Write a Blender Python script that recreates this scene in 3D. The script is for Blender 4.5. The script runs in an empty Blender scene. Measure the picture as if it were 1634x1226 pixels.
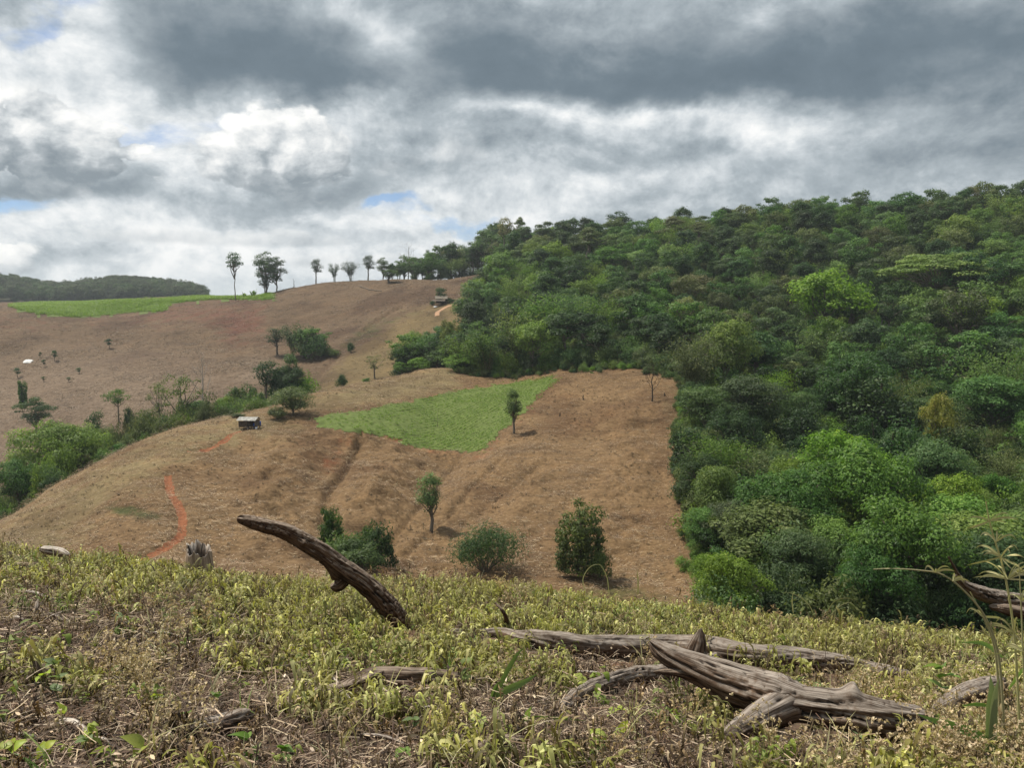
import bpy, math, random
import numpy as np
from math import radians, sin, cos, pi
from mathutils import Vector, Matrix, Euler

SC = bpy.context.scene
COL = SC.collection
# ------------------------------------------------------------------ camera
F, CX, CY = 1234.0, 817.0, 613.0          # focal length and centre in photo pixels
PITCH, CAMZ = radians(5.2), 1.7
cam = bpy.data.objects.new('camera', bpy.data.cameras.new('camera'))
COL.objects.link(cam)
cam.location = (0, 0, CAMZ)
cam.rotation_euler = (pi/2 - PITCH, 0, 0)
cam.data.sensor_fit = 'HORIZONTAL'
cam.data.angle = 2*math.atan(CX/F)
cam.data.clip_start, cam.data.clip_end = 0.05, 20000
SC.camera = cam
SC.view_settings.view_transform = 'Standard'
SC.view_settings.look = 'None'
SC.view_settings.exposure = 0.18
SC.view_settings.gamma = 1.0
SC.view_settings.use_curve_mapping = False
SC.cycles.use_denoising = True
SC.cycles.max_bounces = 5
SC.cycles.diffuse_bounces = 3
SC.cycles.glossy_bounces = 2
SC.cycles.transmission_bounces = 3
SC.cycles.transparent_max_bounces = 4
SC.cycles.volume_bounces = 0
SC.cycles.sample_clamp_indirect = 6
SC.cycles.caustics_reflective = False
SC.cycles.caustics_refractive = False

def ray(px, py):
    u, v = (px-CX)/F, (CY-py)/F
    return np.array([u, cos(PITCH)+v*sin(PITCH), -sin(PITCH)+v*cos(PITCH)])
def P(px, py, D):
    r = ray(px, py)
    return Vector((r[0]/r[1]*D, D, r[2]/r[1]*D + CAMZ))
def telev(py):
    r = ray(CX, py); return r[2]/r[1]

# ------------------------------------------------------------------ light
SUN_AZ, SUN_EL = radians(-62), radians(60)     # azimuth from +Y, negative = to the left
sd = Vector((sin(SUN_AZ)*cos(SUN_EL), cos(SUN_AZ)*cos(SUN_EL), sin(SUN_EL)))
sun = bpy.data.objects.new('sun', bpy.data.lights.new('sun', 'SUN'))
COL.objects.link(sun)
sun.data.energy = 5.0
sun.data.angle = radians(0.55)
sun.data.color = (1.0, 0.93, 0.80)
sun.rotation_euler = sd.to_track_quat('Z', 'Y').to_euler()
sun.location = (0, 0, 60)

# ------------------------------------------------------------------ node helper
class NT:
    def __init__(s, tree): s.t = tree; s.n = tree.nodes; s.l = tree.links
    def new(s, typ, **kw):
        n = s.n.new(typ)
        for k, v in kw.items(): setattr(n, k, v)
        return n
    def put(s, sock, v):
        if v is None: return
        if hasattr(v, 'is_output') or isinstance(v, bpy.types.NodeSocket): s.l.new(v, sock)
        elif isinstance(v, (tuple, list)) and len(v) == 3 and sock.type == 'RGBA': sock.default_value = (*v, 1)
        else: sock.default_value = v
    def m(s, op, a, b=None, c=None, clamp=False):
        n = s.new('ShaderNodeMath', operation=op); n.use_clamp = clamp
        for i, v in enumerate((a, b, c)): s.put(n.inputs[i], v)
        return n.outputs[0]
    def vm(s, op, a, b=None, sc=None):
        n = s.new('ShaderNodeVectorMath', operation=op)
        s.put(n.inputs[0], a); s.put(n.inputs[1], b)
        if sc is not None: s.put(n.inputs['Scale'], sc)
        return n.outputs['Value'] if op in ('LENGTH', 'DOT_PRODUCT') else n.outputs['Vector']
    def noise(s, vec, scale, detail=4, rough=.5, dist=0., lac=2., color=False):
        n = s.new('ShaderNodeTexNoise')
        s.put(n.inputs['Vector'], vec); s.put(n.inputs['Scale'], scale); s.put(n.inputs['Detail'], detail)
        s.put(n.inputs['Roughness'], rough); s.put(n.inputs['Distortion'], dist); s.put(n.inputs['Lacunarity'], lac)
        return n.outputs['Color' if color else 'Fac']
    def ss(s, x, a, b, lo=0., hi=1.):
        n = s.new('ShaderNodeMapRange', interpolation_type='SMOOTHSTEP')
        for i, v in enumerate((x, a, b, lo, hi)): s.put(n.inputs[i], v)
        return n.outputs[0]
    def lin(s, x, a, b, lo=0., hi=1.):
        n = s.new('ShaderNodeMapRange')
        for i, v in enumerate((x, a, b, lo, hi)): s.put(n.inputs[i], v)
        return n.outputs[0]
    def mix(s, f, a, b, blend='MIX'):
        n = s.new('ShaderNodeMix', data_type='RGBA', blend_type=blend)
        n.clamp_factor = True
        s.put(n.inputs[0], f); s.put(n.inputs[6], a); s.put(n.inputs[7], b)
        return n.outputs[2]
    def ramp(s, f, stops, interp='LINEAR'):
        n = s.new('ShaderNodeValToRGB'); s.put(n.inputs[0], f)
        cr = n.color_ramp; cr.interpolation = interp
        while len(cr.elements) < len(stops): cr.elements.new(.5)
        for e, (p, c) in zip(cr.elements, stops): e.position = p; e.color = (*c, 1)
        return n.outputs[0]
    def attr(s, name, out='Fac'):
        n = s.new('ShaderNodeAttribute', attribute_name=name)
        return n.outputs[out]

# ------------------------------------------------------------------ sky
def make_world():
    w = bpy.data.worlds.new('World'); SC.world = w; w.use_nodes = True
    w.node_tree.nodes.clear()
    T = NT(w.node_tree)
    w.cycles.sampling_method = 'MANUAL'; w.cycles.sample_map_resolution = 512
    d = T.new('ShaderNodeTexCoord').outputs['Generated']
    sp = T.new('ShaderNodeSeparateXYZ'); T.put(sp.inputs[0], d)
    X, Y, Z = sp.outputs
    h = T.m('MAXIMUM', T.m('SQRT', T.m('ADD', T.m('MULTIPLY', X, X), T.m('MULTIPLY', Y, Y))), .02)
    az = T.m('ARCTAN2', X, Y)
    wv = T.m('MINIMUM', T.m('DIVIDE', Z, h), 3.)
    def zs(k):                                   # direction, flattened the way layered cloud looks at a low angle
        cb = T.new('ShaderNodeCombineXYZ'); T.put(cb.inputs[0], X); T.put(cb.inputs[1], Y); T.put(cb.inputs[2], T.m('MULTIPLY', Z, k)); return cb.outputs[0]
    d2, d3 = zs(1.5), zs(3.0)
    def puffs(vec, scale, det=3.):               # rounded, cauliflower-like lumps
        r = None
        for k, wt in ((1., .6), (2.37, .4)):
            n = T.new('ShaderNodeTexVoronoi', feature='F1'); T.put(n.inputs['Vector'], T.vm('ADD', vec, (k*.37, k*.11, 0.))); n.inputs['Scale'].default_value = scale*k
            n.inputs['Randomness'].default_value = .9; q = T.m('MULTIPLY', n.outputs['Distance'], n.outputs['Distance']); q = T.m('MULTIPLY', q, wt); r = q if r is None else T.m('ADD', r, q)
        return T.m('SUBTRACT', 1., r)
    def add(*xs):
        r = xs[0]
        for x in xs[1:]: r = T.m('ADD', r, x)
        return r
    def scl(x, k): return T.m('MULTIPLY', x, k)
    def cen(x, c, k): return T.m('MULTIPLY', T.m('SUBTRACT', x, c), k)
    wn = T.noise(d2, 3.6, 6, .55, 0.2, color=True)
    ws = T.new('ShaderNodeSeparateColor'); T.put(ws.inputs[0], wn)
    U = T.m('ADD', az, cen(ws.outputs[0], .5, .30)); W = T.m('ADD', wv, cen(ws.outputs[1], .5, .20))
    wl = T.noise(T.vm('ADD', d2, (3.1, 1.7, .4)), 9., 6, .6, 0.1, color=True)
    wls = T.new('ShaderNodeSeparateColor'); T.put(wls.inputs[0], wl)
    U = T.m('ADD', U, cen(wls.outputs[0], .5, .06)); W = T.m('ADD', W, cen(wls.outputs[1], .5, .05))
    def ang(px, py):
        r = ray(px, py); return math.atan2(r[0], r[1]), r[2]/math.hypot(r[0], r[1])
    def g(px, py, rx, ry, u=None, v=None, pw=1.):
        a0, w0 = ang(px, py)
        a = T.m('DIVIDE', T.m('SUBTRACT', u or U, a0), rx/F); b = T.m('DIVIDE', T.m('SUBTRACT', v or W, w0), ry/F)
        q = T.m('ADD', T.m('MULTIPLY', a, a), T.m('MULTIPLY', b, b))
        return T.m('POWER', 2.718, T.m('MULTIPLY', q, -1.0))
    sun_off = (-.016, -.005, .024)
    ds = T.vm('ADD', d2, sun_off)
    # --- lumpy texture shared by all the cloud, with its sunward relief
    dw_ = T.vm('ADD', d2, T.vm('SCALE', T.vm('SUBTRACT', wl, (.5, .5, .5)), sc=.09)); dws = T.vm('ADD', dw_, sun_off)
    nA, nAs = T.noise(d2, 6.5, 8, .64, .15), T.noise(ds, 6.5, 8, .64, .15)
    rel = cen(T.m('SUBTRACT', nA, nAs), 0., 1.35)
    nB = T.noise(d2, 2.4, 6, .52, .1); nC = T.noise(d3, 4.2, 6, .56, .2)
    # --- broad light and dark masses
    L = add(.600, cen(nB, .5, .36), cen(nC, .5, .22), cen(nA, .5, .14))
    dark = None
    for px, py, rx, ry, k in (
        (330, 0, 300, 90, .22), (420, 95, 230, 55, .30), (490, 132, 150, 24, .20), (230, 110, 120, 40, .14),
        (1180, 100, 470, 62, .34), (1060, 142, 250, 34, .22), (800, 80, 110, 80, .24), (1560, 120, 260, 110, .24), (1100, -20, 500, 90, .16),
        (110, 292, 130, 28, .32), (490, 318, 150, 24, .40), (600, 290, 90, 30, .12), (1130, 268, 240, 18, .14), (1520, 270, 220, 50, .12), (1150, 330, 300, 16, .05), (700, 215, 90, 50, .12), (820, 250, 60, 30, .10)):
        t = scl(g(px, py, rx, ry), k); dark = t if dark is None else add(dark, t)
    L = T.m('SUBTRACT', L, dark)
    for px, py, rx, ry, k in (
        (70, 345, 70, 34, .20), (300, 375, 120, 22, .10), (150, 165, 70, 40, .18), (90, 25, 60, 22, .25), (520, 350, 200, 30, .06), (615, 40, 60, 46, .36), (650, 85, 50, 40, .16), (50, 110, 120, 90, .34), (900, 200, 120, 24, .34), (1090, 196, 120, 20, .28), (1250, 215, 170, 24, .22), (560, 360, 300, 40, .08), (250, 370, 250, 50, .10), (1340, 180, 120, 20, .08),
        (250, 240, 50, 50, .16), (430, 220, 150, 70, .14), (880, 330, 240, 44, .12), (1260, 300, 200, 30, .04), (640, 300, 140, 30, .08), (560, 400, 220, 26, .10), (300, 330, 80, 24, .10), (330, 180, 90, 30, .06)):
        L = add(L, scl(g(px, py, rx, ry), k))
    edge = T.ss(dark, .55, .05)                    # thick dark bases are smooth, thin cloud shows its lumps
    L = add(L, T.m('MULTIPLY', rel, T.lin(edge, 0, 1, .22, 1.)))
    L = add(L, T.ss(wv, .0, .14, .06, 0.))
    STOPS = [(0.0, (.115, .155, .190)), (.16, (.150, .195, .232)), (.34, (.255, .300, .335)), (.52, (.375, .425, .460)), (.70, (.570, .612, .640)), (.84, (.750, .775, .785)), (.97, (.890, .892, .885))]
    cloud = T.ramp(L, STOPS)
    # --- blue gaps
    ns = T.new('ShaderNodeTexSky', sky_type='NISHITA'); ns.sun_disc = False
    ns.sun_elevation = SUN_EL; ns.sun_rotation = SUN_AZ
    ns.altitude = 600; ns.air_density = 1.0; ns.dust_density = .6; ns.ozone_density = 1.4
    blue = T.mix(1.0, ns.outputs[0], (.075, .085, .10), 'MULTIPLY')
    nG = T.noise(d3, 7.5, 6, .62, .3)
    B = add(cen(nG, .52, 1.7), -.12)
    for px, py, rx, ry, k in ((15, 312, 70, 18, 1.1), (620, 340, 50, 9, 1.0), (690, 360, 80, 8, .6), (180, 195, 60, 26, .46), (50, 6, 110, 16, .62), (330, 172, 80, 20, .34), (640, 388, 60, 12, .34), (14, 150, 40, 20, .3)):
        B = add(B, scl(g(px, py, rx, ry), k))
    B = T.m('SUBTRACT', B, scl(dark, .7))
    cloud = T.mix(T.ss(B, .05, .75, 0., .85), cloud, blue)
    # --- cumulus heaps: lumpy lit crowns, flat grey bases
    pD, pDs = puffs(dw_, 12.), puffs(dws, 12.)
    nD, nDs = T.noise(d2, 6.5, 8, .62, .2), T.noise(ds, 6.5, 8, .62, .2)
    lump = add(cen(pD, .80, 1.9), cen(nD, .5, 2.8)); relD = add(cen(T.m('SUBTRACT', pD, pDs), 0., 1.1), cen(T.m('SUBTRACT', nD, nDs), 0., 2.6))
    def heap(base, px, py, rx, rt, rb, lo, hi, A=1.0, soft=.30, side=0.0, op=1.):
        a0, w0 = ang(px, py)
        a = T.m('DIVIDE', T.m('SUBTRACT', az, a0), rx/F); dw = T.m('SUBTRACT', wv, w0)
        up = T.m('DIVIDE', T.m('MAXIMUM', dw, 0.), rt/F); dn = T.m('DIVIDE', T.m('MINIMUM', dw, 0.), rb/F)
        q = add(T.m('MULTIPLY', a, a), T.m('MULTIPLY', up, up), T.m('MULTIPLY', dn, dn))
        den = add(T.m('SUBTRACT', 1.0, q), scl(lump, A))
        fade = T.ss(dw, -rb/F*1.5, -rb/F*.2)
        al = T.m('MULTIPLY', T.m('MULTIPLY', scl(T.ss(den, 0., soft), op), fade), T.ss(q, 1.15, .70))
        sh = add(cen(dw, 0., .95/((rt+rb)/F)), .50, relD, scl(a, side), cen(nB, .5, .5))
        c = T.ramp(T.m('ADD', scl(sh, hi-lo), lo), [(0., (.22, .262, .295)), (.30, (.36, .40, .43)), (.55, (.58, .612, .63)), (.78, (.80, .81, .805)), (1., (.95, .945, .92))])
        return T.mix(al, base, c)
    cloud = heap(cloud, 640, 250, 150, 70, 60, .04, .60, 1.0, .9, 0, .75)
    cloud = heap(cloud, 330, 380, 260, 20, 14, .22, .76, .9, .9, 0, .7)
    cloud = heap(cloud, 560, 420, 160, 20, 12, .35, .85, .9, .9, 0, .6)
    cloud = heap(cloud, 40, 418, 80, 34, 24, .28, .98, .95, .28)
    cloud = heap(cloud, 452, 252, 150, 90, 76, -.06, .95, .95, .30, -.04)
    cloud = heap(cloud, 90, 240, 150, 88, 70, -.04, .90, .95, .18, .20)
    # pale haze along the horizon
    cloud = T.mix(T.ss(wv, -.01, .075, .38, 0.), cloud, (.60, .67, .71))
    # below the horizon: dull ground colour
    cloud = T.mix(T.ss(wv, -.06, -.02, 1., 0.), cloud, (.16, .15, .12))
    bg = T.new('ShaderNodeBackground'); T.put(bg.inputs[0], cloud); bg.inputs[1].default_value = 1.0
    out = T.new('ShaderNodeOutputWorld'); T.l.new(bg.outputs[0], out.inputs[0])
make_world()

# ------------------------------------------------------------------ numpy noise
def vnoise(x, y, seed=0):
    xi, yi = np.floor(x).astype(np.int64), np.floor(y).astype(np.int64)
    fx, fy = x-xi, y-yi
    fx = fx*fx*fx*(fx*(fx*6-15)+10); fy = fy*fy*fy*(fy*(fy*6-15)+10)
    def hsh(a, b):
        n = (a*374761393 + b*668265263 + seed*974634777) & 0x7fffffff
        n = ((n ^ (n >> 13))*1274126177) & 0x7fffffff
        n = ((n ^ (n >> 16))*1103515245) & 0x7fffffff
        return ((n >> 7) & 0xffff)/65535.
    a, b, c, e = hsh(xi, yi), hsh(xi+1, yi), hsh(xi, yi+1), hsh(xi+1, yi+1)
    return (a*(1-fx)+b*fx)*(1-fy) + (c*(1-fx)+e*fx)*fy
def fbm(x, y, o=4, seed=0, gain=.5):
    s, a, t = 0., 1., 0.
    for i in range(o):
        s = s + a*vnoise(x, y, seed+i*17); t += a; a *= gain; x = x*2.03+5.1; y = y*2.03-3.7
    return s/t - .5

# ------------------------------------------------------------------ terrain: radial profiles per bearing
R_CREST = 14.
def col(px, crest, keys):
    a = (px-CX)/F; c = cos(math.atan(a))
    zc = CAMZ + telev(crest)*R_CREST*c
    rk, zk = [0., 7., 12.5, 14.5], [0., zc*.5, zc*12.5/14, zc*14.4/14]
    kk = [(33., crest+62)] + keys
    for D, py in kk:
        rk.append(D/c); zk.append(CAMZ + telev(py)*D)
    return math.atan(a), np.array(rk), np.array(zk)
FARK = lambda a, b, c: [(600, a), (830, b), (1150, c), (3500, 506)]
COLS = [
 col(-420, 890, [(82,905),(92,895),(100,885),(135,885),(175,760),(240,620),(345,488),(430,478)]+FARK(490,462,515)),
 col(-150, 902, [(72,885),(80,868),(90,848),(122,858),(158,765),(235,620),(345,490),(435,482)]+FARK(500,462,515)),
 col(0, 914, [(68,882),(76,852),(85,828),(115,842),(150,770),(230,630),(345,490),(440,482)]+FARK(500,463,515)),
 col(100, 922, [(65,890),(78,825),(92,768),(122,790),(158,735),(235,605),(342,495),(430,482)]+FARK(500,476,515)),
 col(200, 932, [(62,895),(80,790),(100,718),(130,735),(165,695),(240,585),(338,500),(405,477)]+FARK(500,466,515)),
 col(300, 942, [(62,900),(85,770),(110,680),(138,700),(172,668),(250,565),(340,487),(400,474)]+FARK(500,476,515)),
 col(400, 953, [(62,905),(90,755),(120,658),(145,672),(180,640),(260,545),(345,475),(400,475)]+FARK(500,500,515)),
 col(470, 955, [(62,910),(92,748),(130,640),(152,652),(186,630),(262,540),(350,459),(410,472)]+FARK(500,500,515)),
 col(540, 955, [(63,915),(95,740),(140,623),(165,632),(195,605),(265,525),(355,450),(420,470)]+FARK(500,500,515)),
 col(620, 956, [(64,922),(102,730),(152,605),(172,616),(200,588),(265,502),(345,448),(420,470)]+FARK(500,500,515)),
 col(700, 957, [(64,930),(110,722),(162,588),(180,595),(205,570),(265,485),(335,447),(420,470)]+FARK(500,500,515)),
 col(760, 958, [(64,935),(109,718),(158,600),(174,592),(198,560),(258,485),(330,440),(420,462)]+FARK(500,500,515)),
 col(820, 962, [(63,940),(107,714),(150,607),(168,588),(192,550),(250,462),(320,412),(420,440)]+FARK(500,500,515)),
 col(900, 973, [(61,950),(105,710),(148,590),(165,565),(190,530),(250,448),(310,398),(420,430)]+FARK(500,500,515)),
 col(1000, 990, [(60,960),(100,715),(140,592),(160,560),(190,522),(245,440),(300,392),(420,425)]+FARK(500,500,515)),
 col(1100, 1000, [(58,965),(95,740),(128,612),(155,560),(185,508),(235,430),(290,383),(420,415)]+FARK(500,500,515)),
 col(1300, 1022, [(52,985),(85,800),(120,680),(150,600),(180,520),(225,420),(270,360),(420,400)]+FARK(500,500,515)),
 col(1500, 1042,[(48,1010),(75,850),(110,710),(140,610),(170,520),(210,420),(250,355),(420,395)]+FARK(500,500,515)),
 col(1700, 1058,[(45,1030),(70,870),(105,710),(135,600),(160,520),(200,410),(240,345),(420,390)]+FARK(500,500,515)),
 col(2100, 1075,[(45,1040),(70,880),(105,715),(135,600),(160,520),(200,405),(240,340),(420,385)]+FARK(500,500,515)),
]
K = len(COLS[0][1])
def backcol(phi, s):
    r = np.array([0,7,12.5,14.5,33,60,90,120,150,180,240,330,430,600,830,1150,3500.])
    return radians(phi), r, r*s/(1+r/160)
_L, _R = COLS[0], COLS[-1]
COLS = [backcol(-180, .22), backcol(-120, .16), (radians(-75), _L[1]*1., _L[2]*.75)] + COLS + [(radians(78), _R[1], _R[2]*.8), backcol(120, .16), backcol(180, .22)]
PH = np.array([c[0] for c in COLS]); RK = np.array([c[1] for c in COLS]); ZK = np.array([c[2] for c in COLS])

def pchip_slopes(x, y):                       # along the last axis
    h = np.diff(x, axis=-1); dl = np.diff(y, axis=-1)/h
    m = np.zeros_like(y)
    w1 = 2*h[..., 1:]+h[..., :-1]; w2 = h[..., 1:]+2*h[..., :-1]
    same = dl[..., :-1]*dl[..., 1:] > 0
    with np.errstate(divide='ignore', invalid='ignore'):
        hm = (w1+w2)/(w1/dl[..., :-1]+w2/dl[..., 1:])
    m[..., 1:-1] = np.where(same, hm, 0.)
    m[..., 0] = dl[..., 0]; m[..., -1] = dl[..., -1]
    return m
def pchip_eval(x, y, m, q):                   # x,y,m: N,K ; q: N
    k = np.clip((x <= q[:, None]).sum(1)-1, 0, x.shape[1]-2)
    i = np.arange(len(q))
    x0, x1, y0, y1, m0, m1 = x[i,k], x[i,k+1], y[i,k], y[i,k+1], m[i,k], m[i,k+1]
    h = x1-x0; t = np.clip((q-x0)/h, 0, 1)
    return y0*(2*t**3-3*t*t+1)+h*m0*(t**3-2*t*t+t)+y1*(-2*t**3+3*t*t)+h*m1*(t**3-t*t)
# dense bearing table
PT = np.linspace(-pi, pi, 2881)
def along_phi(A):
    At = A.T; X = np.repeat(PH[None], At.shape[0], 0); M = pchip_slopes(X, At)
    return np.stack([pchip_eval(np.repeat(X[j:j+1], len(PT), 0), np.repeat(At[j:j+1], len(PT), 0), np.repeat(M[j:j+1], len(PT), 0), PT) for j in range(At.shape[0])], 1)
RT, ZT = along_phi(RK), along_phi(ZK)
MT = pchip_slopes(RT, ZT)
GULLY = []                                     # (points Nx2, depth, width)
def ground(x, y, detail=True):
    x = np.atleast_1d(np.asarray(x, float)); y = np.atleast_1d(np.asarray(y, float))
    out = np.empty(len(x))
    for s in range(0, len(x), 60000):
        e = slice(s, s+60000); X, Y = x[e], y[e]
        r = np.hypot(X, Y); ph = np.arctan2(X, Y)
        f = (ph+pi)/(2*pi)*(len(PT)-1); i0 = np.clip(f.astype(int), 0, len(PT)-2); t = (f-i0)
        z0 = pchip_eval(RT[i0], ZT[i0], MT[i0], r); z1 = pchip_eval(RT[i0+1], ZT[i0+1], MT[i0+1], r)
        z = z0*(1-t)+z1*t
        if detail:
            mid = np.clip((r-45)/25, 0, 1); near = np.clip((24-r)/8, 0, 1); far = np.clip((r-170)/60, 0, 1)
            z = z + mid*(1-far*.3)*(1.3*fbm(X/16, Y/16, 3, 3)+.55*fbm(X/3.4, Y/3.4, 4, 9)) + far*2.4*fbm(X/34, Y/34, 5, 21, .58)
            z = z + near*(.20*fbm(X/1.7, Y/1.7, 4, 31, .55)+.06*fbm(X/.21, Y/.21, 2, 37))
            for pts, dep, wid in GULLY:
                lo, hi = pts.min(0)-4*wid, pts.max(0)+4*wid
                sel = np.where((X > lo[0]) & (X < hi[0]) & (Y > lo[1]) & (Y < hi[1]))[0]
                if len(sel) == 0: continue
                q = np.stack([X[sel], Y[sel]], 1); dm = np.full(len(sel), 1e9)
                for a, b in zip(pts[:-1], pts[1:]):
                    ab = b-a; tt = np.clip(((q-a)@ab)/(ab@ab), 0, 1)
                    dm = np.minimum(dm, np.linalg.norm(q-a-tt[:, None]*ab, axis=1))
                dm = dm*(1+.5*fbm(q[:, 0]/1.5, q[:, 1]/1.5, 2, 5)*2)
                z[sel] -= dep*np.exp(-(dm/wid)**2) - .15*dep*np.exp(-((dm-1.9*wid)/(1.2*wid))**2)
        out[e] = z
    return out
def g1(x, y): return float(ground([x], [y])[0])
def hits(pxy, dmin=40., dmax=480., detail=False):
    """where the lines of sight through photo points meet the ground beyond dmin -> world xyz rows"""
    D = np.exp(np.linspace(math.log(dmin), math.log(dmax), 500)); res = []
    for px, py in pxy:
        r = ray(px, py); x = r[0]/r[1]*D; z = r[2]/r[1]*D+CAMZ
        dz = z-ground(x, D, detail)
        k = np.where(dz < 0)[0]
        if len(k) == 0 or k[0] == 0: k = [int(np.argmin(dz))] if len(k) == 0 else [0]; Dk = D[k[0]]
        else:
            k0 = k[0]; t = dz[k0-1]/(dz[k0-1]-dz[k0]); Dk = D[k0-1]+t*(D[k0]-D[k0-1])
        xx = r[0]/r[1]*Dk
        res.append((xx, Dk, g1(xx, Dk)))
    return np.array(res)
def hit(px, py, dmin=40., dmax=480.): return Vector(hits([(px, py)], dmin, dmax)[0])
for pp, dep, wid, dm in (
    ([(578,692),(560,722),(545,742),(524,764),(518,790),(512,818)], .85, .45, 55),
    ([(738,722),(715,745),(690,776),(655,812),(622,846)], .42, .30, 55),
    ([(800,738),(750,782),(692,838),(640,872),(588,908)], .50, .40, 55),
    ([(222,892),(250,876),(275,860),(290,838),(288,815),(276,795),(270,778),(268,760)], .28, .55, 50),
    ([(300,726),(325,722),(348,710),(372,694),(392,686)], .25, .55, 50),
    ([(560,715),(524,764),(512,818),(520,870)], 1.7, 4.5, 55),
    ([(720,740),(655,812),(600,875)], 1.3, 3.6, 55),
    ([(810,770),(740,850),(660,915)], .8, 3.5, 55),
    ([(380,720),(360,790),(370,870)], .8, 4.0, 55),
    ([(960,680),(930,780),(900,880)], .9, 5.0, 55),
    ([(1050,680),(1040,800),(1050,900)], .8, 4.0, 55),
    ([(875,735),(810,775),(740,830),(690,880)], .26, .45, 55),
    ([(940,750),(900,800),(850,850)], .15, .45, 55),
    ([(472,650),(500,612),(545,558),(590,520),(640,488)], .9, 1.2, 185),
    ([(310,640),(360,610),(420,585)], .5, 1.4, 185),
    ([(60,660),(95,668),(125,690)], .7, 1.5, 150)):
    h_ = hits(pp, dm)[:, :2]
    if dm > 100: h_ = h_[(h_[:, 1] > dm)]
    if len(h_) > 1: GULLY.append((h_, dep, wid))

def rings(a, b, st): return list(np.arange(a, b, st))
RR = np.array([0.4, .9, 1.5, 2.1, 2.7] + rings(3.1, 15.5, .055) + rings(15.5, 30, .6) + rings(30, 58, 1.6) + rings(58, 165, .5) + rings(165, 370, 1.4) + list(370*1.045**np.arange(0, 46)))
PHI = np.concatenate([np.linspace(-pi, radians(-50), 60, endpoint=False), np.linspace(radians(-50), radians(-38), 30, endpoint=False),
                      np.linspace(radians(-38), radians(38), 430, endpoint=False), np.linspace(radians(38), radians(50), 30, endpoint=False), np.linspace(radians(50), pi, 60)])
_rr, _pp = np.meshgrid(RR, PHI, indexing='ij')
GX, GY = (_rr*np.sin(_pp)), (_rr*np.cos(_pp))
GZ = ground(GX.ravel(), GY.ravel()).reshape(GX.shape)

def mesh_np(name, V, Fq, attrs=None, mats=(), smooth=True):
    me = bpy.data.meshes.new(name)
    V = np.ascontiguousarray(V, np.float32); Fq = np.ascontiguousarray(Fq, np.int32)
    n, k = Fq.shape
    me.vertices.add(len(V)); me.vertices.foreach_set('co', V.ravel())
    me.loops.add(n*k); me.loops.foreach_set('vertex_index', Fq.ravel())
    me.polygons.add(n); me.polygons.foreach_set('loop_start', np.arange(0, n*k, k, dtype=np.int32))
    try: me.polygons.foreach_set('loop_total', np.full(n, k, np.int32))
    except Exception: pass
    me.polygons.foreach_set('use_smooth', np.full(n, smooth))
    for an, av in (attrs or {}).items():
        av = np.asarray(av, np.float32)
        if av.ndim == 1:
            at = me.attributes.new(an, 'FLOAT', 'POINT'); at.data.foreach_set('value', av)
        else:
            at = me.attributes.new(an, 'FLOAT_VECTOR', 'POINT'); at.data.foreach_set('vector', np.ascontiguousarray(av).ravel())
    for m_ in mats: me.materials.append(m_)
    me.update(calc_edges=True)
    return me
def link(name, me, parent=None, loc=None):
    o = bpy.data.objects.new(name, me); COL.objects.link(o)
    if parent: o.parent = parent
    if loc is not None: o.location = loc
    return o
def tag(o, label=None, cat=None, group=None, kind=None):
    for k, v in (('label', label), ('category', cat), ('group', group), ('kind', kind)):
        if v: o[k] = v
    return o
def thing(name, label, cat, loc=(0, 0, 0), rz=0., group=None):
    o = bpy.data.objects.new(name, None); COL.objects.link(o); o.empty_display_size = .2
    o.location = loc; o.rotation_euler = (0, 0, rz)
    return tag(o, label, cat, group)
def grid_faces(mask):                          # mask over cells (nr-1, np-1)
    nr, npn = GX.shape
    i, j = np.where(mask)
    return np.stack([i*npn+j, i*npn+j+1, (i+1)*npn+j+1, (i+1)*npn+j], 1)[:, ::-1]
def submesh(name, mask, mats, dz=0., attrs=None):
    f = grid_faces(mask); u, inv = np.unique(f, return_inverse=True)
    V = np.stack([GX.ravel()[u], GY.ravel()[u], GZ.ravel()[u]+dz], 1)
    at = {k: v.ravel()[u] for k, v in (attrs or {}).items()}
    return mesh_np(name, V, inv.reshape(f.shape), at, mats)
def pix(x, y, z):                              # world -> photo pixel (arrays)
    c, s = cos(PITCH), sin(PITCH); zz = z-CAMZ
    f = y*c - zz*s; v = (y*s+zz*c)/f; u = x/f
    return CX+F*u, CY-F*v
def inpoly(x, y, poly):
    x = np.asarray(x); c = np.zeros(x.shape, bool); n = len(poly)
    for i in range(n):
        x0, y0 = poly[i]; x1, y1 = poly[(i+1) % n]
        if y0 == y1: continue
        k = ((y0 > y) != (y1 > y)) & (x < (x1-x0)*(y-y0)/(y1-y0)+x0); c ^= k
    return c

# ------------------------------------------------------------------ materials
def mat(name, rough=.9, spec=.15):
    m = bpy.data.materials.new(name); m.use_nodes = True
    T = NT(m.node_tree); b = m.node_tree.nodes['Principled BSDF']
    b.inputs['Roughness'].default_value = rough; b.inputs['Specular IOR Level'].default_value = spec
    return m, T, b
def bump(T, b, hgt, strength=.6, dist=.05):
    n = T.new('ShaderNodeBump'); n.inputs['Strength'].default_value = strength; n.inputs['Distance'].default_value = dist
    T.put(n.inputs['Height'], hgt); T.l.new(n.outputs[0], b.inputs['Normal'])
def wpos(T): return T.new('ShaderNodeNewGeometry').outputs['Position']

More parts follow.
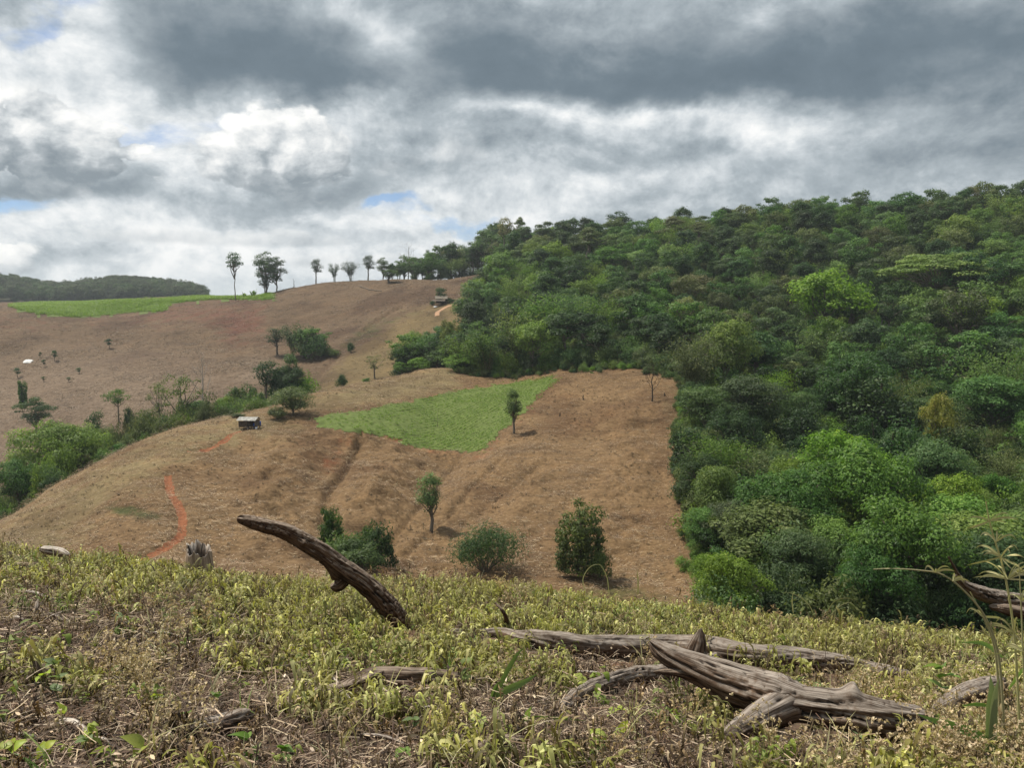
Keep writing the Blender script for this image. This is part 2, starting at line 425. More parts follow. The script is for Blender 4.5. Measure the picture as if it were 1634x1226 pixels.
def soil_near():
    m, T, b = mat('near_soil'); p = wpos(T)
    n1 = T.noise(p, 1.1, 6, .6); n2 = T.noise(p, 14, 6, .65); n3 = T.noise(p, 60, 4, .6)
    c = T.ramp(T.m('ADD', T.m('MULTIPLY', n2, .6), T.m('MULTIPLY', n3, .4)), [(.30, (.026, .017, .012)), (.47, (.085, .056, .038)), (.59, (.16, .11, .074)), (.76, (.33, .25, .17))])
    c = T.mix(T.ss(n1, .45, .7), c, T.mix(.6, c, (.20, .11, .07)))
    T.l.new(c, b.inputs['Base Color']); bump(T, b, n2, .8, .03)
    return m
def soil_hill(name, cols, dry, red, scale=1.0):
    m, T, b = mat(name); p = wpos(T)
    ps = T.vm('MULTIPLY', p, (.55*scale, 2.6*scale, 2.6*scale))
    w = T.noise(p, .16*scale, 3, .5, color=True)
    ps = T.vm('ADD', ps, T.vm('SCALE', w, sc=4.))
    n1 = T.noise(ps, .8, 8, .84); n2 = T.noise(p, 2.6*scale, 5, .7); n3 = T.noise(p, .055*scale, 5, .6); n4 = T.noise(p, .35*scale, 5, .65)
    f = T.m('ADD', T.m('MULTIPLY', n1, .55), T.m('MULTIPLY', n2, .45))
    c = T.ramp(f, [(.30, cols[0]), (.45, cols[1]), (.56, cols[2]), (.72, cols[3])])
    pd = T.m('ADD', T.attr('dry'), T.m('MULTIPLY', T.m('SUBTRACT', n4, .5), 1.4))
    c = T.mix(T.m('MULTIPLY', T.ss(pd, .25, .75), .8), c, T.ramp(f, [(.3, dry[0]), (.5, dry[1]), (.7, dry[2])]))
    pr = T.m('ADD', T.attr('red'), T.m('MULTIPLY', T.m('SUBTRACT', n4, .5), 1.2))
    c = T.mix(T.m('MULTIPLY', T.ss(pr, .3, .8), .85), c, T.ramp(f, [(.3, red[0]), (.7, red[1])]))
    g = T.m('ADD', T.attr('green'), T.m('MULTIPLY', T.m('SUBTRACT', n4, .5), 1.0))
    c = T.mix(T.m('MULTIPLY', T.ss(g, .3, .8), .85), c, T.ramp(f, [(.3, (.016, .022, .009)), (.7, (.085, .115, .030))]))
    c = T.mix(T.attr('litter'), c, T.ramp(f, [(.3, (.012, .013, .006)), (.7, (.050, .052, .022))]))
    c = T.mix(T.ss(n3, .48, .64, 0., .85), c, T.mix(1., c, (.60, .54, .54), 'MULTIPLY'))
    n5 = T.noise(p, .16*scale, 5, .65); c = T.mix(T.ss(n5, .52, .68, 0., .7), c, T.mix(1., c, (.62, .62, .66), 'MULTIPLY')); c = T.mix(T.ss(n5, .48, .34, 0., .6), c, T.mix(1., c, (1.28, 1.25, 1.2), 'MULTIPLY'))
    c = T.mix(T.attr('pale'), c, T.ramp(f, [(.32, (.050, .035, .025)), (.46, (.135, .096, .066)), (.56, (.225, .168, .122)), (.68, (.42, .34, .26))]))
    T.l.new(c, b.inputs['Base Color']); bump(T, b, f, 1., .30/scale)
    return m
M = {}
M['near_soil'] = soil_near()
M['mid_soil'] = soil_hill('mid_soil', [(.050, .031, .016), (.138, .085, .042), (.218, .140, .072), (.38, .285, .16)],
                          [(.10, .080, .035), (.19, .150, .075), (.32, .26, .15)], [(.20, .066, .030), (.34, .125, .060)], 1.0)
M['far_soil'] = soil_hill('far_soil', [(.036, .024, .015), (.088, .056, .033), (.140, .094, .057), (.30, .225, .155)],
                          [(.065, .050, .022), (.145, .105, .048), (.24, .18, .09)], [(.085, .034, .023), (.150, .062, .042)], .62)
def plain(name, c0, c1, scale, rough=.9, bmp=.4, stretch=None):
    m, T, b = mat(name, rough); p = wpos(T)
    if stretch: p = T.vm('MULTIPLY', p, stretch)
    n = T.noise(p, scale, 6, .65)
    T.l.new(T.ramp(n, [(.3, c0), (.7, c1)]), b.inputs['Base Color']); bump(T, b, n, bmp, .05)
    return m
M['path'] = plain('red_path_soil', (.13, .047, .022), (.29, .112, .052), 3.2)
M['pale_path'] = plain('pale_path_soil', (.27, .16, .095), (.42, .26, .165), .9)
M['field_soil'] = plain('field_soil', (.068, .092, .024), (.125, .165, .044), 1.3)
M['ash'] = plain('ash', (.022, .020, .019), (.075, .062, .055), 1.5)

# ------------------------------------------------------------------ the ground, split where valleys hide the join
PXG, PYG = pix(GX, np.where(GY > .5, GY, .5), GZ)
INF = (GY > .5)
def soft(poly, x=None, y=None, w=22.):         # 1 inside a photo-traced patch, fading over w pixels
    x = PXG if x is None else x; y = PYG if y is None else y
    ins = inpoly(x, y, poly); dm = np.full(x.shape, 1e9)
    n = len(poly)
    for i in range(n):
        a = np.array(poly[i], float); ab = np.array(poly[(i+1) % n], float)-a
        t = np.clip(((x-a[0])*ab[0]+(y-a[1])*ab[1])/(ab@ab), 0, 1)
        dm = np.minimum(dm, np.hypot(x-a[0]-t*ab[0], y-a[1]-t*ab[1]))
    return np.where(ins, .5+np.clip(dm/w, 0, 1)*.5, .5-np.clip(dm/w, 0, 1)*.5)
SPL = np.interp(np.degrees(_pp), [-180, -34, -26, -18, -11, -3, 0, 180], [110, 118, 130, 142, 158, 172, 172, 172])
MIDZ = (_rr > 30) & (_rr < SPL)
FARZ = _rr >= SPL
dry = np.zeros(GX.shape); red = dry.copy(); grn = dry.copy()
def paint(arr, zone, poly, k=1., w=22.):
    v = soft(poly, w=w)*k; np.maximum(arr, np.where(zone & INF, v, 0), out=arr)
paint(dry, MIDZ, [(-60,860),(60,790),(200,718),(300,678),(390,655),(470,645),(470,690),(400,705),(330,720),(250,760),(190,800),(120,860),(60,900),(-60,910)], .85, 50)
paint(dry, MIDZ, [(440,655),(560,612),(720,580),(735,622),(600,648),(500,664)], .95, 20)
paint(dry, MIDZ, [(1040,640),(1100,600),(1110,690),(1080,700)], .6, 30)
paint(red, MIDZ, [(520,690),(585,690),(560,735),(535,760),(505,790),(500,760)], .45, 14)
paint(red, MIDZ, [(550,684),(640,700),(700,716),(770,722),(800,690),(870,640),(890,625),(800,705),(775,735),(700,728),(620,708)], .55, 12)
paint(red, MIDZ, [(440,700),(540,700),(540,716),(440,716)], .4, 20)
paint(grn, MIDZ, [(165,808),(215,808),(262,822),(250,830),(190,824)], .9, 10)
paint(grn, MIDZ, [(900,900),(1000,905),(1110,930),(1130,980),(900,980)], .55, 40)
pale = np.zeros(GX.shape)
paint(pale, FARZ, [(-60,575),(60,540),(180,540),(300,545),(420,570),(470,590),(440,620),(330,680),(200,720),(60,800),(-60,840)], .42, 60)
paint(pale, FARZ, [(330,610),(400,560),(470,575),(440,610),(400,630)], .5, 30)
paint(red, FARZ, [(300,480),(430,480),(425,545),(370,555),(330,520),(250,520),(150,512)], .8, 40)
paint(red, FARZ, [(-40,490),(60,505),(120,520),(60,540),(-40,520)], .6, 30)
paint(red, FARZ, [(700,450),(770,456),(770,500),(700,470)], .5, 24)
paint(dry, FARZ, [(480,640),(540,580),(650,500),(700,488),(770,470),(720,560),(640,600),(560,625)], 1., 16)
paint(grn, FARZ, [(560,520),(640,492),(690,492),(600,545),(560,565),(520,590),(540,550)], .55, 20)
paint(grn, FARZ, [(240,690),(300,640),(420,600),(480,600),(520,580),(500,640),(400,660),(330,675)], .6, 30)
# floor of the wood
def edge_r(px): return np.interp(px, [600, 724, 726, 800, 890, 1000, 1095, 1097, 1115, 1130, 1145], [346, 340, 158, 156, 151, 144, 131, 60, 60, 58, 44])
def edge_px(r): return np.interp(r, [44, 55, 62, 72, 82, 93, 104, 112, 128, 133], [1150, 1145, 1138, 1124, 1106, 1100, 1094, 1094, 1104, 1090])
def in_wood(px, r):
    lower = (px > edge_px(r)) & (r < 133) & (r > 40)
    upper = (r >= 131) & (px > 726) & (r > edge_r(np.clip(px, 726, 1095))) & (px > 724 + np.clip(r-200, 0, 200)*.58)
    top = (r > 338 + np.clip(690-px, 0, 60)*.2) & (px > 622)
    tongue = (r > 186) & (r < 207) & (px > 632) & (px < 745)
    return lower | upper | top | tongue
WOOD = in_wood(PXG, GY/np.maximum(np.cos(0), 1)) & INF | ((_pp > radians(33)) & (_rr > 44) & (_rr < 420))
WOOD |= (np.abs(_rr-850) < 230) & (PXG < 345) & INF
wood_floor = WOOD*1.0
cell = lambda A: A[:-1, :-1] & A[1:, :-1] & A[:-1, 1:] & A[1:, 1:]
RC = (_rr[:-1, :-1]+_rr[1:, :-1])/2
CM = MIDZ[:-1, :-1] & (RC > 30)
CN = RC <= 30
CN = ~MIDZ[:-1, :-1] & ~FARZ[:-1, :-1]
CF = FARZ[:-1, :-1]
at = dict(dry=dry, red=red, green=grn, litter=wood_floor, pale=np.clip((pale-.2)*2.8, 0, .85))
tag(link('ground', submesh('ground', CN, [M['near_soil']])), kind='structure')
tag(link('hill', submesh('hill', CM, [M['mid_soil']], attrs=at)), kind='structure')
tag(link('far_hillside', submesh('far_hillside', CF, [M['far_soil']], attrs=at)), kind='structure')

# ------------------------------------------------------------------ sheets lying on the ground: green fields, paths, ash
def cellmask(poly, zone):
    cx = (PXG[:-1, :-1]+PXG[1:, 1:])/2; cy = (PYG[:-1, :-1]+PYG[1:, 1:])/2
    wob = lambda sd, k: k*(vnoise(GX[:-1, :-1]/2.3, GY[:-1, :-1]/2.3, sd)-.5)+k*.6*(vnoise(GX[:-1, :-1]/.7, GY[:-1, :-1]/.7, sd+1)-.5)
    return inpoly(cx+wob(61, 12), cy+wob(64, 6), poly) & zone & INF[:-1, :-1]
FIELD = [(497,668),(560,658),(640,644),(720,627),(800,614),(890,601),(872,622),(840,652),(800,690),(768,723),(740,718),(700,717),(660,713),(640,704),(600,697),(560,690),(510,681)]
FARF = [(14,487),(60,484),(120,483),(200,480),(268,477),(345,472),(432,469),(436,478),(340,478),(272,484),(262,497),(200,499),(165,503),(120,506),(60,501),(30,495)]
FM = cellmask(FIELD, CM & (RC > 60)); FFM = cellmask(FARF, CF & (RC > 300) & (RC < 520))
tag(link('green_field', submesh('green_field', FM, [M['field_soil']], .05)), kind='structure')
tag(link('far_green_field', submesh('far_green_field', FFM, [M['field_soil']], .10)), kind='structure')
def catmull(pts, n):
    p = np.array(pts, float); p = np.vstack([2*p[0]-p[1], p, 2*p[-1]-p[-2]]); out = []
    segs = len(p)-3
    for t in np.linspace(0, segs-1e-6, n):
        i = int(t); f = t-i; a, b, c, e = p[i:i+4]
        out.append(.5*((2*b)+(c-a)*f+(2*a-5*b+4*c-e)*f*f+(3*b-a-3*c+e)*f**3))
    return np.array(out)
def strip(name, pp, dm, width, material, dz=.03, dmax=480):
    q = catmull(hits(pp, dm, dmax)[:, :2], 160); tn = np.gradient(q, axis=0); tn /= np.linalg.norm(tn, axis=1)[:, None]
    nr = np.stack([-tn[:, 1], tn[:, 0]], 1); V = []
    s = np.arange(160.)
    for k in range(7):
        o = (k/6-.5)*width*(1+.5*fbm(s/9, s*0+k*.3, 3, 71)+.3*fbm(s/2.2, s*0+k, 2, 73))
        xy = q+nr*o[:, None]; z = ground(xy[:, 0], xy[:, 1])+dz+(.0 if 0 < k < 6 else -.06)
        V.append(np.column_stack([xy, z]))
    V = np.stack(V, 1).reshape(-1, 3); i, k = np.meshgrid(np.arange(159), np.arange(6), indexing='ij'); a = (i*7+k).ravel()
    return tag(link(name, mesh_np(name, V, np.stack([a, a+1, a+8, a+7], 1), mats=[material])), kind='structure')
strip('path', [(222,892),(250,876),(275,860),(290,838),(288,815),(276,795),(270,778),(268,760)], 50, 1.0, M['path'])
strip('path', [(300,726),(325,722),(348,710),(372,694),(392,686)], 50, 1.0, M['path'])
strip('path', [(697,505),(699,499),(706,494),(714,491),(722,489)], 215, 1.6, M['pale_path'], .05)

# ------------------------------------------------------------------ plant materials
def leaf_mat(name, c0, c1, c2=None, trans=.42, rough=.5, hue=.022, val=.30):
    """leaf colours run from c0 to c1 (c2 for the odd dry leaf) by each leaf's own tone; each plant is a little different"""
    m = bpy.data.materials.new(name); m.use_nodes = True; T = NT(m.node_tree); m.node_tree.nodes.clear()
    tone = T.attr('tone'); rnd = T.new('ShaderNodeObjectInfo').outputs['Random']
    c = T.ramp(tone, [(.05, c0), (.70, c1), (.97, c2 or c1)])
    h = T.new('ShaderNodeHueSaturation'); T.put(h.inputs['Color'], c)
    T.put(h.inputs['Hue'], T.lin(rnd, 0, 1, .5-hue, .5+hue*.6)); r2 = T.m('FRACT', T.m('MULTIPLY', rnd, 7.31))
    T.put(h.inputs['Value'], T.lin(r2, 0, 1, 1-val, 1+val)); T.put(h.inputs['Saturation'], T.lin(T.m('FRACT', T.m('MULTIPLY', rnd, 3.77)), 0, 1, .82, 1.08))
    c = h.outputs[0]
    b = T.new('ShaderNodeBsdfPrincipled'); T.put(b.inputs['Base Color'], c); b.inputs['Roughness'].default_value = rough; b.inputs['Specular IOR Level'].default_value = .25
    t = T.new('ShaderNodeBsdfTranslucent'); T.put(t.inputs[0], T.mix(1., c, (1.15, 1.2, .7), 'MULTIPLY'))
    mx = T.new('ShaderNodeMixShader'); mx.inputs[0].default_value = trans; T.l.new(b.outputs[0], mx.inputs[1]); T.l.new(t.outputs[0], mx.inputs[2])
    o = T.new('ShaderNodeOutputMaterial'); T.l.new(mx.outputs[0], o.inputs[0]); return m
LM = dict(
 dark=leaf_mat('dark_leaf', (0.017, 0.045, 0.015), (0.054, 0.119, 0.031), (0.102, 0.169, 0.050)),
 mid=leaf_mat('mid_leaf', (0.032, 0.077, 0.018), (0.097, 0.201, 0.041), (0.175, 0.271, 0.072)),
 bright=leaf_mat('bright_leaf', (0.062, 0.124, 0.018), (0.164, 0.277, 0.043), (0.260, 0.350, 0.073)),
 olive=leaf_mat('olive_leaf', (0.052, 0.077, 0.023), (0.133, 0.179, 0.052), (0.237, 0.254, 0.107)),
 bluish=leaf_mat('bluish_leaf', (0.034, 0.070, 0.023), (0.099, 0.169, 0.054), (0.175, 0.232, 0.090)),
 yellow=leaf_mat('yellow_leaf', (0.096, 0.119, 0.023), (0.243, 0.266, 0.059), (0.373, 0.328, 0.113)),
 brown=leaf_mat('brownish_leaf', (0.066, 0.070, 0.029), (0.169, 0.175, 0.075), (0.305, 0.282, 0.147)),
 far=leaf_mat('far_leaf', (0.025, 0.045, 0.020), (0.066, 0.099, 0.041), (0.107, 0.130, 0.056), hue=.02, val=.25),
)
def bark(name, a, b_):
    m, T, b = mat(name, .85); p = T.new('ShaderNodeTexCoord').outputs['Object']
    n = T.noise(T.vm('MULTIPLY', p, (7, 7, 1.4)), 1.2, 6, .65)
    T.l.new(T.ramp(n, [(.3, a), (.7, b_)]), b.inputs['Base Color']); bump(T, b, n, .6, .04); return m
M['bark'] = bark('grey_bark', (.07, .058, .045), (.21, .18, .145))
M['darkbark'] = bark('dark_bark', (.030, .024, .019), (.095, .075, .058))
M['palebark'] = bark('pale_bark', (.21, .195, .175), (.46, .43, .39))
M['culm'] = bark('bamboo_culm', (.06, .07, .025), (.16, .16, .07))

# ------------------------------------------------------------------ plant geometry
def unit(v): return v/np.maximum(np.linalg.norm(v, axis=-1, keepdims=True), 1e-9)
class Leaves:
    """collects single leaves (rhombs, slightly folded) with a tone each"""
    def __init__(s, seed): s.r = np.random.default_rng(seed); s.V = []; s.T = []; s.n = 0
    def lobe(s, c, R, n, size, up=.45, droop=.25, asp=.5, tone=.5, shell=.40, bottom=-.35, spread=.25):
        r = s.r; c = np.asarray(c, float); R = np.asarray(R, float)*np.ones(3)
        d = unit(r.normal(size=(n*2, 3))); d = d[d[:, 2] > bottom+r.uniform(-.3, .2, len(d))][:n]; n = len(d)
        rad = 1-shell*r.random(n)**1.8
        rad *= 1+.30*np.sin(d[:, 0]*4.3+c[0]*3)*np.sin(d[:, 1]*4.7+c[1])+.16*np.sin(d[:, 2]*9+c[2])*np.sin(d[:, 0]*8+c[1]); rad = np.clip(rad, .2, 1.45)
        p = c+d*R*rad[:, None]
        nm = unit(d*1.0+np.array([0, 0, up*.7])+r.normal(size=(n, 3))*.26)
        s.put(p, nm, size*r.uniform(.6, 1.35, n), asp, droop, np.clip(tone+spread*r.normal(size=n)*.8, 0, 1))
    def put(s, p, nm, L, asp, droop, tone):
        r = s.r; n = len(p)
        t = r.normal(size=(n, 3)); t[:, 2] -= droop*3; t = unit(t-nm*(t*nm).sum(1, keepdims=True)); b = np.cross(nm, t)
        L = (L*np.ones(n))[:, None]; W = L*asp
        f = nm*L*.10
        q = np.stack([p-t*L*.5, p+b*W*.5-f-t*L*.05, p+t*L*.5, p-b*W*.5-f-t*L*.05], 1)
        s.V.append(q.reshape(-1, 3)); s.T.append(np.repeat(tone, 4)); s.n += n
    def mesh(s, name, m):
        V = np.vstack(s.V); return mesh_np(name, V, np.arange(len(V)).reshape(-1, 4), dict(tone=np.concatenate(s.T)), [m], smooth=False)
class Tubes:
    def __init__(s): s.V = []; s.F = []; s.n = 0
    def tube(s, pts, rad, k=6):
        pts = np.asarray(pts, float); n = len(pts); rad = np.asarray(rad, float)*np.ones(n)
        tn = unit(np.gradient(pts, axis=0)); ref = np.array([0, 0, 1.]) if abs(tn[0, 2]) < .9 else np.array([1., 0, 0])
        u = unit(np.cross(tn, ref)); v = np.cross(tn, u); th = np.arange(k)*2*pi/k
        V = pts[:, None]+rad[:, None, None]*(np.cos(th)[None, :, None]*u[:, None]+np.sin(th)[None, :, None]*v[:, None])
        i, j = np.meshgrid(np.arange(n-1), np.arange(k), indexing='ij'); a = i*k+j; b = i*k+(j+1) % k
        s.F.append(np.stack([a, b, b+k, a+k], -1).reshape(-1, 4)+s.n); s.V.append(V.reshape(-1, 3)); s.n += n*k
    def mesh(s, name, m): return mesh_np(name, np.vstack(s.V), np.vstack(s.F), mats=[m])
def wander(rng, a, b, n=5, k=.08):
    a, b = np.array(a, float), np.array(b, float); t = np.linspace(0, 1, n)[:, None]; L = np.linalg.norm(b-a)
    p = a+(b-a)*t; p[1:-1] += rng.normal(size=(n-2, 3))*L*k*np.array([1, 1, .4]); return p

def broad_tree(seed, H=10., W=9., nl=34, leaf=.34, nleaf=190, kind='mid', barkm='bark', bole=.30, flat=.80, lob=.27, shape=1.0, gap=0., droop=.25, asp=.5, girth=.028):
    """a branching tree: bole, limbs to leaf clumps sitting on and inside an uneven crown"""
    rng = np.random.default_rng(seed); L = Leaves(seed+1); B = Tubes()
    base = H*bole; ch = H-base; mid = np.array([rng.normal()*.04*W, rng.normal()*.04*W, base+ch*.45])
    B.tube(wander(rng, (0, 0, -.6), (mid[0]*.6, mid[1]*.6, base+ch*.35), 7, .010), np.linspace(girth, girth*.57, 7)*H, 8)
    top = np.array([mid[0]*.6, mid[1]*.6, base*.85])
    for i in range(nl):
        z = rng.uniform(-.62, 1) if i > 3 else .75
        a = i*2.39996+rng.normal()*.3; w = math.sqrt(max(0, 1-abs(z)**(2.2 if z > 0 else 1.4)))*shape
        rr = (rng.uniform(.55, 1.0) if rng.random() > .28 else rng.uniform(.1, .5))*w
        sway = 1+.22*math.sin(a*2+seed)+.15*math.sin(a*3+2*seed)
        c = np.array([mid[0]+cos(a)*rr*W*.40*sway, mid[1]+sin(a)*rr*W*.40*sway, base+ch*(.5+.42*z)+rng.normal()*.03*H])
        R = W*lob*rng.choice([.55, .75, .95, 1.1, 1.3])*.5*(1.1-.25*abs(z)); out = rr
        n = int(nleaf*(R/(W*lob*.5))**2)
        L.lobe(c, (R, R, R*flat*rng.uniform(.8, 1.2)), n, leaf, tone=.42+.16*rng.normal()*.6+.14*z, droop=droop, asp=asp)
        if i % 3 == 0 or out > .7:
            s = top+(mid-top)*rng.uniform(0, .9); B.tube(wander(rng, s, c-np.array([0, 0, R*.2]), 4, .06), np.linspace(.011, .003, 4)*H, 5)
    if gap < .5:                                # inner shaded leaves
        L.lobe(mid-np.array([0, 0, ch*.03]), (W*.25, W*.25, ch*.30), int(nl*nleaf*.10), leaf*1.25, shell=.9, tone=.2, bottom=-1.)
    return dict(crown=L.mesh('crown', LM[kind]), trunk=B.mesh('trunk', M[barkm]), H=H, W=W)
def bamboo(seed, H=10., W=8., n=22, leaf=.34, kind='bright', per=70, lean=.55):
    rng = np.random.default_rng(seed); L = Leaves(seed); B = Tubes()
    for i in range(n):
        a = rng.uniform(0, 2*pi); o = rng.uniform(.0, 1.)*W*.10; h = H*rng.uniform(.62, 1.); out = W*lean*rng.uniform(.35, 1.); t = np.linspace(0, 1, 9)
        d = np.array([cos(a), sin(a), 0]); p = d*o+d[None]*(out*t**2.4)[:, None]; z = h*(1-(1-np.minimum(t, .98))**1.35); z = z-np.clip(t-.72, 0, 1)**1.5*h*.55
        p[:, 2] = z; B.tube(p-np.array([0, 0, .3]), np.linspace(.045, .012, 9), 4)
        m = int(per*rng.uniform(.8, 1.2)); tt = rng.uniform(.22, 1., m)**.8; q = np.stack([np.interp(tt, t, p[:, k]) for k in range(3)], 1)
        q += rng.normal(size=(m, 3))*np.array([.42, .42, .34])*W/8*(.5+tt[:, None])
        nm = unit(np.array([0, 0, .9])+rng.normal(size=(m, 3))*.6+d*.3)
        L.put(q, nm, leaf*rng.uniform(.7, 1.5, m), .30, .55, np.clip(.45+.10*rng.normal()+.2*rng.normal(size=m)+.15*(tt-.6), 0, 1))
    return dict(crown=L.mesh('foliage', LM[kind]), trunk=B.mesh('culms', M['culm']), H=H, W=W, names=('culms', 'foliage'))
def flat_tree(seed, H=9., W=13., kind='bright', leaf=.26):
    rng = np.random.default_rng(seed); L = Leaves(seed); B = Tubes(); B.tube(wander(rng, (0, 0, -.6), (0, 0, H*.45), 5, .03), np.linspace(.24, .16, 5), 7)
    for i in range(46):
        a = i*2.4+rng.normal()*.3; r = math.sqrt((i+.6)/46); z = H*(.93-.34*r*r)+rng.normal()*.35
        c = np.array([cos(a)*r*W*.46, sin(a)*r*W*.46, z]); R = W*.115*rng.uniform(.75, 1.25)
        L.lobe(c, (R, R, R*.22), 170, leaf, up=1.2, droop=.1, tone=.5+.1*rng.normal(), bottom=-.5); B.tube(wander(rng, (0, 0, H*.42), c-np.array([0, 0, .1]), 5, .05), np.linspace(.09, .02, 5), 5)
    return dict(crown=L.mesh('crown', LM[kind]), trunk=B.mesh('trunk', M['bark']), H=H, W=W)
def vine_tree(seed, H=10., W=7., kind='dark', leaf=.30):
    """a tree smothered in creeper: stacked drooping curtains"""
    rng = np.random.default_rng(seed); L = Leaves(seed); B = Tubes(); B.tube(wander(rng, (0, 0, -.6), (0, 0, H*.85), 6, .03), np.linspace(.2, .08, 6), 7)
    for i in range(13):
        a = i*2.4; r = W*rng.uniform(.08, .36); h = H*rng.uniform(.55, 1.)*(1-.25*r/W); x, y = cos(a)*r, sin(a)*r; k = int(4+h*.6)
        for j in range(k):
            z = h*(1-j/k); R = W*.11*(.8+.5*rng.random())*(1.25 if j == 0 else .9)
            L.lobe((x+rng.normal()*.15, y+rng.normal()*.15, z), (R, R, R*.8), 105, leaf, up=.25, droop=.6, tone=.36+.1*rng.normal()+(.14 if j == 0 else 0), bottom=-.9, asp=.6)
    return dict(crown=L.mesh('creeper', LM[kind]), trunk=B.mesh('trunk', M['darkbark']), H=H, W=W, names=('trunk', 'creeper'))
def bush(seed, H=3., W=3.6, kind='mid', leaf=.2, n=15, per=190, droop=.2, asp=.5):
    rng = np.random.default_rng(seed); L = Leaves(seed); B = Tubes()
    for i in range(n):
        a = i*2.4+rng.normal()*.4; r = W*.36*math.sqrt((i+.3)/n)*rng.uniform(.7, 1.25); z = H*(.22+.62*rng.random()*(1-.55*(i/n))); R = W*.21*rng.choice([.5, .75, 1., 1.3])
        c = np.array([cos(a)*r, sin(a)*r, z]); L.lobe(c, (R, R, min(R*.85, H*.3)), per, leaf, tone=.45+.13*rng.normal(), bottom=-.8, droop=droop, asp=asp)
        B.tube(wander(rng, (0, 0, -.2), c, 4, .06), np.linspace(.04, .012, 4)*H/3, 4)
    return dict(crown=L.mesh('foliage', LM[kind]), trunk=B.mesh('stems', M['bark']), H=H, W=W, names=('stems', 'foliage'))
def broadleaf_clump(seed, H=2.6, W=2.6, kind='bright'):
    """banana-like clump of long arching leaves"""
    rng = np.random.default_rng(seed); V = []; Fq = []; tn = []
    for i in range(26):
        a = rng.uniform(0, 2*pi); ln = H*rng.uniform(.6, 1.05); out = rng.uniform(.25, .9)*W*.5; t = np.linspace(0, 1, 6); d = np.array([cos(a), sin(a), 0]); s = np.array([-sin(a), cos(a), 0])
        o = d*rng.uniform(0, .25)*W; z = ln*(1.25*t-.55*t**2.6*rng.uniform(.5, 1.4)); w = H*.075*np.array([.25, .5, 1, 1.1, .8, .08]); b = len(V)*12
        p = o+d[None]*(out*t**1.3)[:, None]; p[:, 2] = z; V.append(np.stack([p-s*w[:, None]+np.array([0, 0, .25])*w[:, None], p+s*w[:, None]], 1).reshape(-1, 3))
        Fq += [[b+2*k, b+2*k+1, b+2*k+3, b+2*k+2] for k in range(5)]; tn.append(np.full(12, np.clip(.5+.25*rng.normal(), 0, 1)))
    return dict(crown=mesh_np('leaves', np.vstack(V), np.array(Fq), dict(tone=np.concatenate(tn)), [LM[kind]]), trunk=None, H=H, W=W, names=('stems', 'leaves'))
def bare_tree(seed, H=8., W=4., barkm='palebark', rad=.016, depth=4, nlimb=6, bole=.35):
    rng = np.random.default_rng(seed); tr = Tubes(); top = np.array([rng.normal()*.03*H, rng.normal()*.03*H, H*.86]); tp = wander(rng, (0, 0, -.4), top, 8, .012); tr.tube(tp, np.linspace(rad, rad*.25, 8)*H, 7); limbs = []
    def grow(B, p, d, ln, r, k):
        q = wander(rng, p, p+d*ln, 4, .07); B.tube(q, np.linspace(r, r*.5, 4), 4)
        if k > 0:
            for _ in range(2 if k > 1 else 3): grow(B, q[rng.integers(2, 4)], unit(d+rng.normal(size=3)*.48+np.array([0, 0, .22])), ln*rng.uniform(.5, .75), r*.55, k-1)
    for i in range(nlimb):
        B = Tubes(); t = bole+(1-bole)*(i+.3)/nlimb; p = np.array([np.interp(t, np.linspace(0, 1, 8), tp[:, k]) for k in range(3)]); a = i*2.4+rng.normal()*.4
        grow(B, p, unit(np.array([cos(a)*W/H*1.6, sin(a)*W/H*1.6, 1.])), H*.26*(1.15-t*.5), rad*.42*H*(1.2-t), depth-1); limbs.append(B.mesh('limb', M[barkm]))
    return dict(trunk=tr.mesh('trunk', M[barkm]), crown=None, limbs=limbs, H=H, W=W)

def fit(pr):
    """true spread and height of a plant from its leaves, so that it can be scaled to a size"""
    v = []
    for me in [pr.get('crown')]+list(pr.get('limbs', ())) if pr.get('crown') else [pr['trunk']]+list(pr.get('limbs', ())):
        if me: a = np.empty(len(me.vertices)*3, np.float32); me.vertices.foreach_get('co', a); v.append(a.reshape(-1, 3))
    v = np.vstack(v); pr['W'] = float(2*np.percentile(np.hypot(v[:, 0], v[:, 1]), 95)); pr['H'] = float(np.percentile(v[:, 2], 99.7)); pr['fit'] = True; return pr
def plant(pr, name, label, cat, loc, sx=1., sz=1., rz=0., group=None):
    t = thing(name, label, cat, loc, rz, group); t.scale = (sx, sx, sz); a, b = pr.get('names', ('trunk', 'crown'))
    if pr.get('trunk'): link(a, pr['trunk'], t)
    if pr.get('crown'): link(b, pr['crown'], t)
    for l in pr.get('limbs', ()): link('limb', l, t)
    return t
RNG = np.random.default_rng(11)
def put(pr, name, label, cat, px, top, base=None, D=None, w=None, dmin=50., group=None, rz=None, sink=.0):
    """stand a plant where the photo shows its foot (px, base) or at depth D, as tall as its top in the photo, w pixels wide"""
    pr.get('fit') or fit(pr)
    p = hit(px, base, dmin) if D is None else Vector((ray(px, 500)[0]/ray(px, 500)[1]*D, D, 0))
    p.z = g1(p.x, p.y); h = max(.3, P(px, top, p.y).z-p.z); sx = (w/F*p.y)/pr['W'] if w else h/pr['H']
    p.z -= sink
    return plant(pr, name, label, cat, p, sx, (h+sink)/pr['H'], RNG.uniform(0, 6.28) if rz is None else rz, group)

